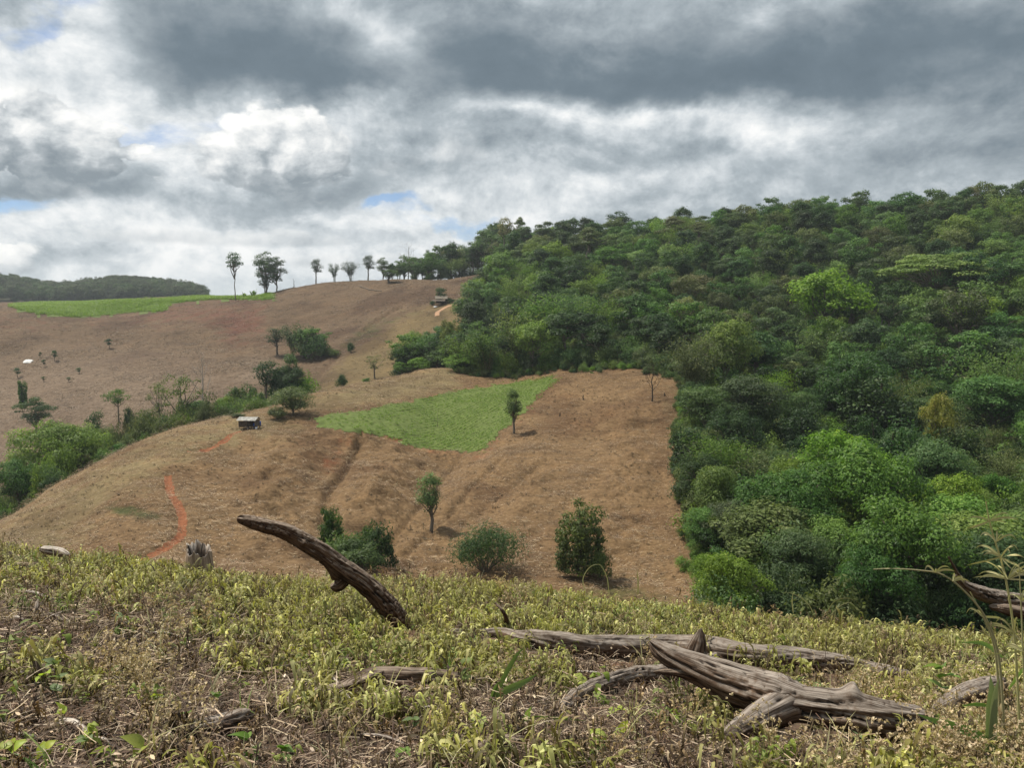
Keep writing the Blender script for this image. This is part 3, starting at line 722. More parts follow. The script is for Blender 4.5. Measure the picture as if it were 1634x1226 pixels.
# ------------------------------------------------------------------ scattered stuff: one object, copies by geometry nodes
def scatter(name, pts, rot, scl, protos, material=None):
    me = bpy.data.meshes.new(name); n = len(pts); me.vertices.add(n); me.vertices.foreach_set('co', np.ascontiguousarray(pts, np.float32).ravel())
    a = me.attributes.new('turn', 'FLOAT_VECTOR', 'POINT'); a.data.foreach_set('vector', np.ascontiguousarray(rot, np.float32).ravel())
    a = me.attributes.new('size', 'FLOAT_VECTOR', 'POINT'); a.data.foreach_set('vector', np.ascontiguousarray((np.ones((n, 3))*np.reshape(scl, (-1, 1))) if np.ndim(scl) < 2 else scl, np.float32).ravel())
    a = me.attributes.new('pick', 'INT', 'POINT'); a.data.foreach_set('value', RNG.integers(0, len(protos), n).astype(np.int32))
    o = link(name, me); ng = bpy.data.node_groups.new(name, 'GeometryNodeTree')
    ng.interface.new_socket('Geometry', in_out='INPUT', socket_type='NodeSocketGeometry'); ng.interface.new_socket('Geometry', in_out='OUTPUT', socket_type='NodeSocketGeometry')
    N, Lk = ng.nodes, ng.links; gi, go = N.new('NodeGroupInput'), N.new('NodeGroupOutput'); g2 = N.new('GeometryNodeGeometryToInstance')
    for pm in protos:
        po = bpy.data.objects.new('sprig', pm); oi = N.new('GeometryNodeObjectInfo'); oi.inputs['Object'].default_value = po; Lk.new(oi.outputs['Geometry'], g2.inputs[0])
    ip = N.new('GeometryNodeInstanceOnPoints'); Lk.new(gi.outputs[0], ip.inputs['Points']); Lk.new(g2.outputs[0], ip.inputs['Instance']); ip.inputs['Pick Instance'].default_value = True
    def at(nm, ty):
        q = N.new('GeometryNodeInputNamedAttribute'); q.data_type = ty; q.inputs['Name'].default_value = nm
        return [s for s in q.outputs if s.enabled and s.name == 'Attribute'][0]
    Lk.new(at('turn', 'FLOAT_VECTOR'), ip.inputs['Rotation']); Lk.new(at('size', 'FLOAT_VECTOR'), ip.inputs['Scale']); Lk.new(at('pick', 'INT'), ip.inputs['Instance Index'])
    Lk.new(ip.outputs[0], go.inputs[0]); md = o.modifiers.new('scatter', 'NODES'); md.node_group = ng
    return tag(o, kind='stuff')
def zrot(n): return np.column_stack([RNG.normal(size=n)*.08, RNG.normal(size=n)*.08, RNG.uniform(0, 6.28, n)])

# prototypes, in two grades of leaf size
NEAR = dict(
 mid=[broad_tree(1, 8, 8, 40, .24, 270, 'mid'), broad_tree(2, 8.5, 7.5, 44, .22, 260, 'mid', flat=.8)],
 dark=[broad_tree(3, 9, 8, 42, .26, 250, 'dark')], bluish=[broad_tree(4, 7.5, 8, 42, .22, 280, 'bluish', lob=.30, flat=.5)],
 bright=[broad_tree(5, 8, 7.5, 40, .24, 270, 'bright', lob=.28)], olive=[broad_tree(6, 8, 8, 44, .22, 260, 'olive')],
 yellow=[broad_tree(7, 7, 5, 26, .22, 200, 'yellow', lob=.3)],
 bamboo=[bamboo(8, 8, 7.5, 34, .28, 'bright', 150), bamboo(9, 7.5, 7, 34, .28, 'olive', 150)], vine=[vine_tree(10, 9, 7, 'dark', .26)])
FARP = dict(
 mid=[broad_tree(21, 10, 9, 30, .42, 120, 'mid'), broad_tree(22, 11, 8, 30, .42, 120, 'mid', flat=.8)],
 dark=[broad_tree(23, 10.5, 9, 30, .44, 120, 'dark'), broad_tree(24, 11, 8, 30, .42, 120, 'dark', bole=.4)],
 olive=[broad_tree(25, 10, 9, 30, .40, 120, 'olive'), broad_tree(26, 11, 8, 28, .4, 110, 'olive', bole=.42, flat=.45)],
 brown=[broad_tree(27, 10, 9, 26, .36, 85, 'brown', gap=1.)], bright=[broad_tree(28, 9.5, 9, 30, .42, 120, 'bright')], bluish=[broad_tree(29, 10, 9, 30, .42, 120, 'bluish', lob=.3, flat=.5)],
 bamboo=[bamboo(30, 10, 8.5, 26, .42, 'bright', 80), bamboo(31, 9, 8, 26, .40, 'mid', 80)], flat=[flat_tree(32, 8.5, 12, 'bright', .36)],
 vine=[vine_tree(33, 10, 7, 'dark', .36), vine_tree(34, 9, 6.5, 'mid', .36)])
BUSH = [bush(41, 3, 3.6, 'mid'), bush(42, 2.6, 3.6, 'dark'), bush(43, 2.8, 3.4, 'bright'), bush(44, 3, 3.4, 'bluish'), bush(45, 2.6, 3.2, 'olive')]
BANANA = broadleaf_clump(46)
SPRIGLEAF = [broad_tree(51+i, 10, 9, 24, .45, 80, k) for i, k in enumerate(('far', 'far', 'dark', 'far'))]

# ------------------------------------------------------------------ the wood on the slope
def wx(px, D): return ray(px, 520)[0]/ray(px, 520)[1]*D
def sow(n, r0, r1, gap, px0=610, px1=1850):
    out = []; cell_ = {}
    D = np.sqrt(RNG.uniform(r0*r0, r1*r1, n)); PX = RNG.uniform(px0, px1, n)
    for d, p in zip(D, PX):
        if not in_wood(np.array([p]), np.array([d]))[0]: continue
        x = wx(p, d); gp = gap(d); k = (int(x//6), int(d//6)); ok = True
        for i in (-2, -1, 0, 1, 2):
            for j in (-2, -1, 0, 1, 2):
                for q in cell_.get((k[0]+i, k[1]+j), ()):
                    if (q[0]-x)**2+(q[1]-d)**2 < gp*gp: ok = False; break
        if ok: cell_.setdefault(k, []).append((x, d)); out.append((p, d, x))
    return out
SOW = sow(16000, 46, 345, lambda d: 5.0 if d < 100 else 6.2 if d < 160 else 7.3)
SOW.sort(key=lambda q: q[1])
LOOK = dict(mid='mid green tree', dark='dark green tree', olive='olive tree', brown='brownish tree', bright='bright green tree',
            bluish='blue-green tree', bamboo='bamboo clump', flat='flat topped tree', vine='creeper-hung tree', yellow='yellow green tree')
NAMES = dict(bamboo='bamboo_clump', vine='creeper_covered_tree')
def zone(px, d):
    if d < 78: return 'beyond the weedy crest'
    if d < 133: return 'low in the wood'
    if d < 175: return 'at the wood foot'
    if d > 262: return 'near the wood skyline'
    return 'halfway up the wood'
def sector(px): return 'left end' if px < 800 else 'above the green field' if px < 900 else 'above the brown field' if px < 1090 else 'right of the brown field' if px < 1330 else 'towards the right' if px < 1500 else 'at the right edge'
solo, rest = [], []
for q in SOW: (solo if len(solo) < 292 else rest).append(q)
# the highest trees show against the sky: keep those single too, give lower far ones to the mass
TOPW = sow(3000, 340, 372, lambda d: 5.5, 626, 800)
SOW = [q for q in SOW if q[0] < 1760 or q[1] > 60]; solo = SOW[:185]; r2 = SOW[185:]; RNG.shuffle(r2); solo += [tuple(q) for q in r2[:70]]+TOPW[:26]; rest = [tuple(q) for q in r2[70:]]+TOPW[26:]
def kind_at(px, d, x):
    n1 = vnoise(np.array([x/26.]), np.array([d/26.]), 5)[0]+RNG.normal()*.16
    if d < 78: return RNG.choice(['mid', 'bright', 'bluish', 'bright', 'mid', 'bright']) if px < 1700 else 'mid'
    if d < 125: return RNG.choice(['bamboo', 'vine', 'dark', 'mid', 'bamboo', 'vine', 'bluish', 'mid']) 
    if d > 240: return RNG.choice(['olive', 'dark', 'mid', 'mid', 'dark', 'mid', 'bright', 'bluish', 'brown']) if n1 > .3 else RNG.choice(['olive', 'dark', 'mid'])
    if px < 960 and d < 200: return RNG.choice(['bamboo', 'bright', 'mid', 'bamboo', 'dark'])
    if n1 < .38: return RNG.choice(['bamboo', 'bright', 'mid', 'bamboo'])
    if n1 < .6: return RNG.choice(['dark', 'mid', 'olive', 'dark', 'vine'])
    return RNG.choice(['olive', 'mid', 'dark', 'bright', 'bluish', 'mid', 'mid'])
ROWS = []
for px, d, x in solo:
    k = str(kind_at(px, d, x)); bank = NEAR if d < 118 and k in NEAR else FARP
    if k not in bank: k = 'mid'
    pr = bank[k][RNG.integers(len(bank[k]))]; pr.get('fit') or fit(pr)
    big = RNG.choice([.7, 1., 1., 1.25, 1.5]) if d < 262 else RNG.choice([.8, 1., 1., 1.2]); w = (RNG.uniform(5.6, 7.2) if d < 100 else RNG.uniform(6.6, 8.6) if d < 180 else RNG.uniform(7.2, 9.6))*big; h = w*RNG.uniform(.95, 1.25)*(1.12 if big < 1 else .92 if big > 1 else 1.)
    if d < 62: h = min(h*.9, 6.4)
    if d < 135 and px < 1180: w *= .85; h *= .85
    if d > 262: h = min(h, 9.8)
    if d > 338: h = P(px, np.interp(px, [625, 660, 700, 760, 800], [424, 398, 392, 378, 358])+RNG.uniform(-4, 18), d).z-g1(x, d)+.25; h = max(h, 6.); w = h*RNG.uniform(.6, .85)
    ROWS.append((px, d, x, k, pr, w, h, f"{'small' if big < 1 else 'broad' if big > 1 else 'middling'} {LOOK[k]} {zone(px, d)}, {sector(px)}"))
CELL = {}
for r in sorted(ROWS, key=lambda r: r[0]): CELL.setdefault(r[7], []).append(r)
ORD = ('first', 'second', 'third', 'fourth', 'fifth', 'sixth', 'seventh', 'eighth', 'ninth')
for lb_, rows in CELL.items():
    for i, (px, d, x, k, pr, w, h, _) in enumerate(rows):
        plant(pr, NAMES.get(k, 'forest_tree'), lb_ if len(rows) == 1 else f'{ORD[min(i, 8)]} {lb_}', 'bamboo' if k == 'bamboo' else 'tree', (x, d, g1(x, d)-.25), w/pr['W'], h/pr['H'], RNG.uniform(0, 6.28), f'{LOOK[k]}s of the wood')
def mass(name, rows, protos, s0, s1, zs=1.):
    P_ = np.array([(q[2], q[1], 0) for q in rows]); P_[:, 2] = ground(P_[:, 0], P_[:, 1])-.2; s = RNG.uniform(s0, s1, len(P_))
    return scatter(name, P_, zrot(len(P_)), np.column_stack([s, s, s*zs*RNG.uniform(.85, 1.15, len(P_))]), protos)
allp = [q['crown'] for k in ('mid', 'dark', 'olive', 'dark', 'mid', 'bright', 'bamboo', 'mid', 'bluish') for q in FARP[k][:1]]
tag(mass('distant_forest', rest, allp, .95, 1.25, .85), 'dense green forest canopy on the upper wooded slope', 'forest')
UND = sow(26000, 46, 345, lambda d: 2.2 if d < 160 else 3.0, 612, 1850)
tag(mass('forest_undergrowth', UND, [b['crown'] for b in BUSH], .8, 1.6, 1.15), 'leafy undergrowth filling the wood between its trees', 'undergrowth')
E1 = [(edge_px(d)-abs(RNG.normal())*9+3, d) for d in RNG.uniform(58, 132, 330)]; E2 = [(p, edge_r(p)-abs(RNG.normal())*1.6+.4) for p in RNG.uniform(728, 1094, 300)]
EP = np.array([(wx(p, d), d, 0) for p, d in E1+E2]); EP[:, 2] = ground(EP[:, 0], EP[:, 1])-.1; es = RNG.uniform(.12, .55, len(EP))
tag(scatter('edge_scrub', EP, zrot(len(EP)), np.column_stack([es, es, es*RNG.uniform(.7, 1.5, len(EP))]), [b['crown'] for b in BUSH]+[BUSH[4]['crown'], BUSH[2]['crown']]), 'low scrub and saplings where the brown field meets the wood', 'scrub')
# the far wooded hill at the left
n = 2600; fx = RNG.uniform(-40, 328, n); fd = RNG.uniform(690, 1010, n); FH = np.column_stack([(fx-CX)/F*fd, fd, np.zeros(n)]); FH[:, 2] = ground(FH[:, 0], FH[:, 1])-1.
tag(scatter('far_forest', FH, zrot(n), RNG.uniform(.7, 2.0, n), [s['crown'] for s in SPRIGLEAF]), 'hazy dark forest covering the far hill behind the green field', 'forest')

# ------------------------------------------------------------------ single trees and bushes, each where it stands
slim = broad_tree(61, 9, 4, 30, .24, 120, 'mid', bole=.2, lob=.36, flat=1.3, shape=.9); slimd = broad_tree(62, 9, 4.6, 24, .26, 110, 'dark', bole=.34, lob=.4, flat=1.0)
tall = broad_tree(63, 20, 7.5, 20, .42, 120, 'dark', bole=.52, lob=.36, gap=1., girth=.011); tall2 = broad_tree(64, 18, 10, 36, .46, 140, 'dark', bole=.10, lob=.3, gap=1., girth=.018)
round_ = broad_tree(65, 4.6, 6, 34, .2, 230, 'olive', 'bark', bole=.10, lob=.34, flat=.8); acacia = broad_tree(66, 9, 11, 50, .25, 420, 'bright', bole=.05, lob=.28, flat=.6)
layer = broad_tree(67, 8, 8, 34, .26, 190, 'bluish', bole=.04, lob=.3, flat=.45); fluffy = bush(68, 5, 7, 'dark', .22, 24, 300, .5, .34); sparse = broad_tree(69, 8, 6.5, 20, .24, 80, 'olive', bole=.25, lob=.26, gap=1.)
palmish = broad_tree(70, 8, 6, 16, .3, 110, 'mid', bole=.45, lob=.4, flat=.7); ivy = vine_tree(71, 4.5, 4, 'mid', .22); bamb = bamboo(72, 9, 7, 16, .36, 'dark', 170, .5); tallbush = vine_tree(73, 7, 5.2, 'olive', .24)
dead = bare_tree(81, 12, 6, 'palebark', .019, 4, 10, .3); deadd = bare_tree(82, 8, 4.5, 'darkbark', .022, 4, 10, .30); twig = bare_tree(83, 3.4, 2.6, 'bark', .012, 3, 6, .3)
snag = bare_tree(84, 5, .8, 'darkbark', .022, 1, 2, .6); baby = broad_tree(85, 3, 1.9, 12, .2, 80, 'dark', bole=.2, lob=.5, flat=.9)
ONE = [
 # middle hill
 (slim, 'slim_tree', 'slender tree with two thin stems at the tip of the green field', 'tree', 820, 620, 692, None, 30, 60, None),
 (slim, 'slim_tree', 'lone upright tree with a tapering crown beside the gully, mid slope', 'tree', 689, 755, 836, None, 44, 55, None),
 (round_, 'round_tree', 'rounded dense tree standing next to the farm hut', 'tree', 464, 617, 680, 117, 78, 60, None),
 (BUSH[4], 'shrub', 'small ragged shrub between the hut and the rounded tree', 'shrub', 437, 648, 692, 114, 32, 60, None),
 (BUSH[4], 'shrub', 'low grassy shrub at the open end of the farm hut', 'shrub', 374, 660, 684, 116, 24, 60, None),
 (fluffy, 'feathery_bush', 'wide feathery bush low on the brown slope', 'bush', 776, 834, 915, None, 138, 50, None),
 (tallbush, 'tall_bush', 'tall creeper-hung bush on the lower brown slope', 'bush', 924, 802, 915, None, 78, 50, None),
 (BUSH[2], 'shrub', 'leafy shrub leaning against the tall creeper-hung bush', 'shrub', 958, 872, 925, None, 40, 50, None),
 (deadd, 'bare_tree', 'leafless thin tree at the upper right of the brown field', 'tree', 1040, 566, 640, None, 34, 60, None),
 (twig, 'bare_sapling', 'leafless sapling in the middle of the green field', 'sapling', 698, 645, 684, None, 24, 60, None),
 (ivy, 'creeper_covered_stump', 'creeper-clad pillar of leaves above the gully thicket', 'bush', 527, 812, 862, None, 42, 55, None),
 (BUSH[0], 'gully_bush', 'round green bush at the top of the gully thicket', 'bush', 585, 835, 880, None, 60, 55, None),
 (BUSH[1], 'gully_bush', 'dark bush on the right side of the gully thicket', 'bush', 604, 836, 893, None, 66, 55, None),
 (BUSH[2], 'gully_bush', 'bright bush in the middle of the gully thicket', 'bush', 552, 846, 896, None, 74, 55, None),
 (BUSH[0], 'gully_bush', 'low leafy bush at the foot of the gully thicket', 'bush', 572, 864, 914, None, 86, 52, None),
 (BANANA, 'broad_leaved_clump', 'clump of long broad leaves low in the gully', 'plant', 555, 870, 912, None, 46, 52, None),
 (BANANA, 'broad_leaved_clump', 'clump of long broad leaves under the pillar of creeper', 'plant', 538, 858, 890, None, 40, 55, None),
 # far slopes
 (NEAR['mid'][0], 'valley_tree', 'rounded tree at the left edge below the big spreading one', 'tree', 12, 735, None, 104, 70, 0, None),
 (NEAR['olive'][0], 'valley_tree', 'olive tree on the right flank of the big spreading tree', 'tree', 158, 684, None, 124, 52, 0, None),
 (sparse, 'valley_tree', 'thin crowned tree in the dry scrub, middle of the valley', 'tree', 232, 650, None, 134, 56, 0, None),
 (NEAR['mid'][1], 'valley_tree', 'leafy tree just right of the open crowned tree', 'tree', 312, 640, None, 136, 46, 0, None),
 (NEAR['bright'][0], 'valley_tree', 'bright leafy tree on the valley edge above the hut', 'tree', 350, 634, None, 142, 44, 0, None),
 (NEAR['dark'][0], 'gully_tree', 'broad dark tree in the gully above the rounded hut tree', 'tree', 448, 585, None, 166, 60, 0, None),
 (FARP['mid'][0], 'gully_tree', 'broad mid green tree filling the far gully', 'tree', 500, 524, None, 236, 62, 0, None),
 (layer, 'layered_tree', 'blue-green layered tree below the creeper-clad pole tree', 'tree', 58, 634, 690, None, 72, 112, None),
 (ivy, 'creeper_covered_tree', 'narrow creeper-clad tree above the layered tree', 'tree', 36, 608, 646, None, 16, 125, None),
 (acacia, 'spreading_tree', 'big bright green spreading tree in the left valley', 'tree', 82, 674, 775, 114, 150, 100, None),
 (acacia, 'spreading_tree', 'smaller bright green tree next to the big spreading one', 'tree', 128, 690, 770, 118, 80, 100, None),
 (slimd, 'conical_tree', 'dark narrow tree right of the big spreading tree', 'tree', 141, 655, 712, 142, 34, 100, None),
 (palmish, 'small_tree', 'small tree with a tufted crown on a thin stem above the dry scrub', 'tree', 190, 620, 674, None, 42, 125, None),
 (BUSH[1], 'shrub', 'dark shrub at the foot of the tufted tree', 'shrub', 198, 648, 668, 164, 20, 100, None),
 (sparse, 'open_tree', 'open crowned tree at the edge of the middle hill, tall of its pair', 'tree', 283, 596, 682, 134, 76, 100, None),
 (sparse, 'open_tree', 'thin leaning tree just left of the open crowned tree', 'tree', 249, 606, 660, 150, 40, 100, None),
 (dead, 'dead_tree', 'bare whitish dead tree on the far brown slope', 'tree', 319, 545, 668, 158, 44, 100, None),
 (BUSH[0], 'bush', 'rounded bush left of the layered pair above the hut', 'bush', 381, 612, 655, 152, 54, 100, None),
 (slimd, 'dark_tree', 'dark tree with drooping clumps above the hut', 'tree', 419, 575, 640, 164, 48, 100, None),
 (slim, 'narrow_tree', 'narrow tall tree in the gully between the brown slopes', 'tree', 463, 564, 640, 168, 34, 100, None),
 (BUSH[1], 'bush', 'dark bush beside the narrow tall tree', 'bush', 446, 584, 640, 166, 46, 100, None),
 (BUSH[2], 'bush', 'bright green bush low in the gully above the hut', 'bush', 478, 592, 635, 168, 54, 100, None),
 (BUSH[2], 'bush', 'bright green bush spilling down the far gully', 'bush', 521, 553, 585, 232, 44, 185, None),
 (slimd, 'dark_tree', 'dark tree at the left of the far gully thicket', 'tree', 441, 523, 562, 240, 32, 185, None),
 (BUSH[0], 'bush', 'large leafy bush in the centre of the far gully thicket', 'bush', 483, 520, 565, 236, 50, 185, None),
 (BUSH[1], 'bush', 'dark leafy bush at the right of the far gully thicket', 'bush', 505, 532, 574, 232, 46, 185, None),
 (bamb, 'bamboo_clump', 'small arching bamboo in the far gully thicket', 'bamboo', 466, 516, 562, 238, 44, 185, None),
 (BUSH[1], 'shrub', 'tiny dark shrub at the head of the far gully', 'shrub', 558, 546, 556, 228, 12, 185, None),
 (sparse, 'open_tree', 'small sparse tree on the brown slope behind the ridge', 'tree', 596, 566, 612, 186, 36, 170, None),
 (BUSH[1], 'bush', 'dark round bush left of the sparse tree behind the ridge', 'bush', 543, 597, 622, 178, 20, 165, None),
 (BUSH[0], 'bush', 'low bush at the foot of the sparse tree behind the ridge', 'bush', 583, 603, 614, 182, 16, 165, None),
 (baby, 'sapling', 'lone dark sapling high on the far brown slope', 'sapling', 175, 541, 557, None, 13, 185, None),
 (baby, 'sapling', 'taller dark sapling with a shadow near the white tarpaulin', 'sapling', 87, 559, 577, None, 11, 185, None),
 (baby, 'sapling', 'thin sapling right beside the white tarpaulin, lower', 'sapling', 71, 574, 586, None, 7, 185, None),
 (baby, 'sapling', 'tiny sapling right beside the white tarpaulin, upper', 'sapling', 64, 562, 572, None, 6, 185, None),
 (baby, 'sapling', 'round topped sapling below the white tarpaulin', 'sapling', 28, 587, 602, None, 12, 185, None),
 (baby, 'sapling', 'rounded dark sapling on the far slope above the layered tree', 'sapling', 127, 587, 598, None, 10, 185, None),
 (baby, 'sapling', 'small dark sapling just under the rounded one', 'sapling', 110, 602, 613, None, 9, 185, None),
 (baby, 'sapling', 'pale little sapling between the round topped and dark ones', 'sapling', 70, 601, 610, None, 7, 185, None),
 # skyline
 (tall, 'tall_tree', 'tall slender tree with a long bare trunk on the ridge', 'tree', 377, 402, None, 346, 27, 0, None),
 (tall2, 'ridge_tree', 'bigger left crown of the double tree on the ridge', 'tree', 426, 402, None, 348, 42, 0, None),
 (tall2, 'ridge_tree', 'rounder right crown of the double tree on the ridge', 'tree', 443, 410, None, 350, 32, 0, None),
 (slimd, 'dark_bush', 'dark leafy bush at the foot of the double tree on the ridge', 'bush', 424, 438, None, 345, 20, 0, None),
 (slimd, 'small_tree', 'small round headed tree alone on the ridge', 'tree', 505, 412, None, 352, 20, 0, None),
 (bamb, 'bamboo_clump', 'leaning tuft of bamboo on the ridge', 'bamboo', 535, 420, None, 354, 20, 0, None),
 (bamb, 'bamboo_clump', 'bamboo clump with two curling stems on the ridge', 'bamboo', 561, 417, None, 354, 30, 0, None),
 (slimd, 'small_tree', 'upright feathery tree beside the curling bamboo', 'tree', 588, 406, None, 350, 22, 0, None),
 (tall2, 'small_tree', 'tree with a leaning head at the edge of the ridge wood', 'tree', 612, 411, None, 348, 24, 0, None),
 (slim, 'small_tree', 'green tree on a thin stem just below the ridge', 'tree', 621, 430, None, 322, 28, 0, None),
 (dead, 'bare_tree', 'pale leafless tree behind the ridge wood', 'tree', 652, 378, None, 356, 34, 0, None),
 (snag, 'dead_snag', 'short dead stem standing on the ridge', 'snag', 471, 444, None, 352, 6, 0, None),
 (BANANA, 'small_palm', 'tiny palm-like plant on the ridge behind the green strip, taller', 'plant', 405, 460, None, 360, 12, 0, None),
 (BANANA, 'small_palm', 'tiny palm-like plant on the ridge behind the green strip, shorter', 'plant', 391, 465, None, 362, 8, 0, None),
 (broad_tree(91, 12, 9, 22, .42, 110, 'brown', bole=.45, lob=.3, gap=1.), 'emergent_tree', 'brown tinged tree standing out above the wood, left end of the skyline', 'tree', 804, 346, None, 306, 40, 0, None),
 (FARP['olive'][1], 'emergent_tree', 'tiered small headed tree next to the brown tinged one on the skyline', 'tree', 829, 346, None, 306, 26, 0, None),
 (FARP['dark'][1], 'emergent_tree', 'dark rounded tree on the skyline of the wood', 'tree', 896, 352, None, 300, 28, 0, None),
 (tall2, 'emergent_tree', 'spreading tree rising above the middle of the skyline', 'tree', 986, 337, None, 300, 46, 0, None),
 (dead, 'bare_tree', 'grey leafless tree beside the spreading skyline tree', 'tree', 1026, 350, None, 298, 26, 0, None),
 (FARP['brown'][0], 'emergent_tree', 'brown headed tree rising above the right end of the skyline', 'tree', 1538, 297, None, 246, 36, 0, None),
 (dead, 'bare_tree', 'pinkish grey leafless tree in the middle of the wood', 'tree', 1408, 470, None, 168, 54, 0, None),
 (FARP['flat'][0], 'flat_topped_tree', 'broad flat topped bright green tree halfway up the wood', 'tree', 1490, 405, None, 178, 165, 0, None),
 (FARP['bright'][0], 'leafy_tree', 'wide pale green tree in the middle of the wood', 'tree', 1310, 430, None, 168, 130, 0, None),
 (NEAR['bright'][0], 'leafy_tree', 'round fresh green tree above the corner of the brown field', 'tree', 1155, 510, None, 122, 96, 0, None),
 (FARP['brown'][0], 'flowering_tree', 'pale brown topped tree above the brown field', 'tree', 1105, 438, None, 196, 86, 0, None),
 (NEAR['yellow'][0], 'yellow_tree', 'yellowish tree rising from the dark lower wood', 'tree', 1506, 628, None, 92, 56, 0, None),
 (NEAR['bamboo'][1], 'bamboo_clump', 'olive bamboo clump in the lower wood', 'bamboo', 1245, 715, None, 80, 120, 0, None),
 (NEAR['mid'][0], 'leafy_tree', 'broad rounded tree just beyond the crest of the weeds', 'tree', 1462, 800, None, 50, 190, 0, None),
 (NEAR['bright'][0], 'leafy_tree', 'fresh light green tree behind the broad rounded one', 'tree', 1400, 765, None, 66, 120, 0, None),
 (NEAR['bluish'][0], 'leafy_tree', 'grey green tree at the corner where the field meets the wood', 'tree', 1185, 800, None, 66, 120, 0, None),
 # the dark hut's trees
 (broad_tree(92, 7, 5.5, 24, .34, 130, 'dark', bole=.08, lob=.4, flat=.9), 'shade_tree', 'dark round tree behind the far hut', 'tree', 700, 459, None, 266, 26, 0, None),
 (BUSH[1], 'shade_bush', 'dark round bush right of the far hut', 'bush', 717, 475, None, 263, 18, 0, None),
 (BUSH[1], 'shade_bush', 'small dark bush at the left side of the far hut', 'bush', 690, 480, None, 263, 10, 0, None),
 (twig, 'dry_shrub', 'brown dry shrub on the track left of the far hut, bigger', 'shrub', 658, 480, None, 268, 12, 0, None),
 (twig, 'dry_shrub', 'brown dry shrub on the track left of the far hut, smaller', 'shrub', 668, 482, None, 268, 10, 0, None),
]
for pr, nm, lb, ct, px, top, base, D, w, dm, gr in ONE: put(pr, nm, lb, ct, px, top, base, D, w, dm, gr)
# the thicket tongue running out from the wood
TH = ('left end', 'second along', 'third along', 'fourth along', 'lowest at the left', 'low in the middle', 'right of the low bright one', 'fifth along', 'topmost', 'low at the right', 'upper at the right', 'at the right foot', 'rightmost of all')
for i, (px, top, w, k) in enumerate([(643, 560, 34, 'dark'), (662, 548, 40, 'dark'), (682, 538, 42, 'mid'), (702, 530, 44, 'dark'), (640, 578, 30, 'mid'), (668, 570, 44, 'bright'), (695, 560, 50, 'mid'), (722, 540, 50, 'mid'), (716, 510, 40, 'olive'), (715, 556, 60, 'bright'), (735, 536, 70, 'bamboo'), (742, 565, 70, 'bright'), (770, 555, 70, 'bamboo')]):
    k2 = FARP[k][0]; put(k2, NAMES.get(k, 'thicket_tree'), f'{LOOK[k]} in the thicket left of the wood, {TH[i]}', 'bamboo' if k == 'bamboo' else 'tree', px, top, None, 190-(i > 3)*8-(i > 9)*22, w, 0, f'{LOOK[k]}s in the thicket tongue')
# valley scrub at the left: bushes along the foot of the far slope, seen over the edge of the middle hill
RIDGE = ([-60, 0, 60, 130, 200, 270, 330, 390, 430, 480], [870, 828, 790, 752, 718, 690, 672, 658, 648, 636])
DRYB = bush(47, 2.8, 3.2, 'brown', .18, 12, 90); VB = [BUSH[0], BUSH[2], BUSH[4], BUSH[2], DRYB, BUSH[3]]; VP = [[] for _ in VB]; VZ = [[] for _ in VB]
for i in range(400):
    px = -50+RNG.random()*500; D = np.interp(px, [-60, 0, 100, 200, 300, 400, 450], [93, 96, 102, 110, 120, 131, 138])+RNG.uniform(0, 34)*(1 if px < 260 else .55)
    top = np.interp(px, *RIDGE)-(3+(60 if px < 150 else 44 if px < 330 else 22)*RNG.random()**2.2*(.35+1.3*vnoise(np.array([px/38.]), np.array([1.5]), 4)[0]))-(D-110)*.35*(px < 300); x = wx(px, D); z = g1(x, D); h = P(px, top, D).z-z
    if h < .4 or h > 8.: continue
    k = RNG.integers(len(VB)) if not 165 < px < 330 else RNG.choice([2, 4, 4, 2, 1, 5]); s = h/VB[k]['H']*1.15; VP[k].append((x, D, z-.15)); VZ[k].append((min(s, RNG.uniform(.7, 1.5)), min(s, RNG.uniform(.7, 1.5)), s))
VR = [(p, z, k) for k in range(len(VB)) for p, z in zip(VP[k], VZ[k])]
for nm, ks, lb_ in (('valley_undergrowth', (0, 1, 3, 5), 'green bushes filling the valley behind the middle hill'), ('dry_scrub', (2, 4), 'olive dry scrub in the valley behind the middle hill')):
    q = [v for v in VR if v[2] in ks]; tag(scatter(nm, np.array([v[0] for v in q]), zrot(len(q)), np.array([v[1] for v in q]), [VB[k]['crown'] for k in ks]), lb_, 'undergrowth')
GS = ('beside the big spreading tree', 'lowest of all', 'second right of the dark narrow tree', 'below the tufted tree', 'right of the dark shrub', 'rightmost but one', 'rightmost of all', 'lower middle', 'first right of the dark narrow tree', 'at the left edge')
for i, (px, top, D, w) in enumerate([(20, 690, 128, 34), (46, 720, 112, 30), (170, 660, 140, 40), (205, 655, 144, 44), (228, 648, 146, 50), (240, 662, 138, 36), (255, 655, 142, 40), (214, 678, 134, 44), (188, 688, 130, 40), (8, 720, 112, 40)]):
    put(twig, 'dry_shrub', f'grey leafless shrub in the left valley scrub, {GS[i]}', 'shrub', px, top, None, D, w, 0, 'grey leafless shrubs in the left valley')

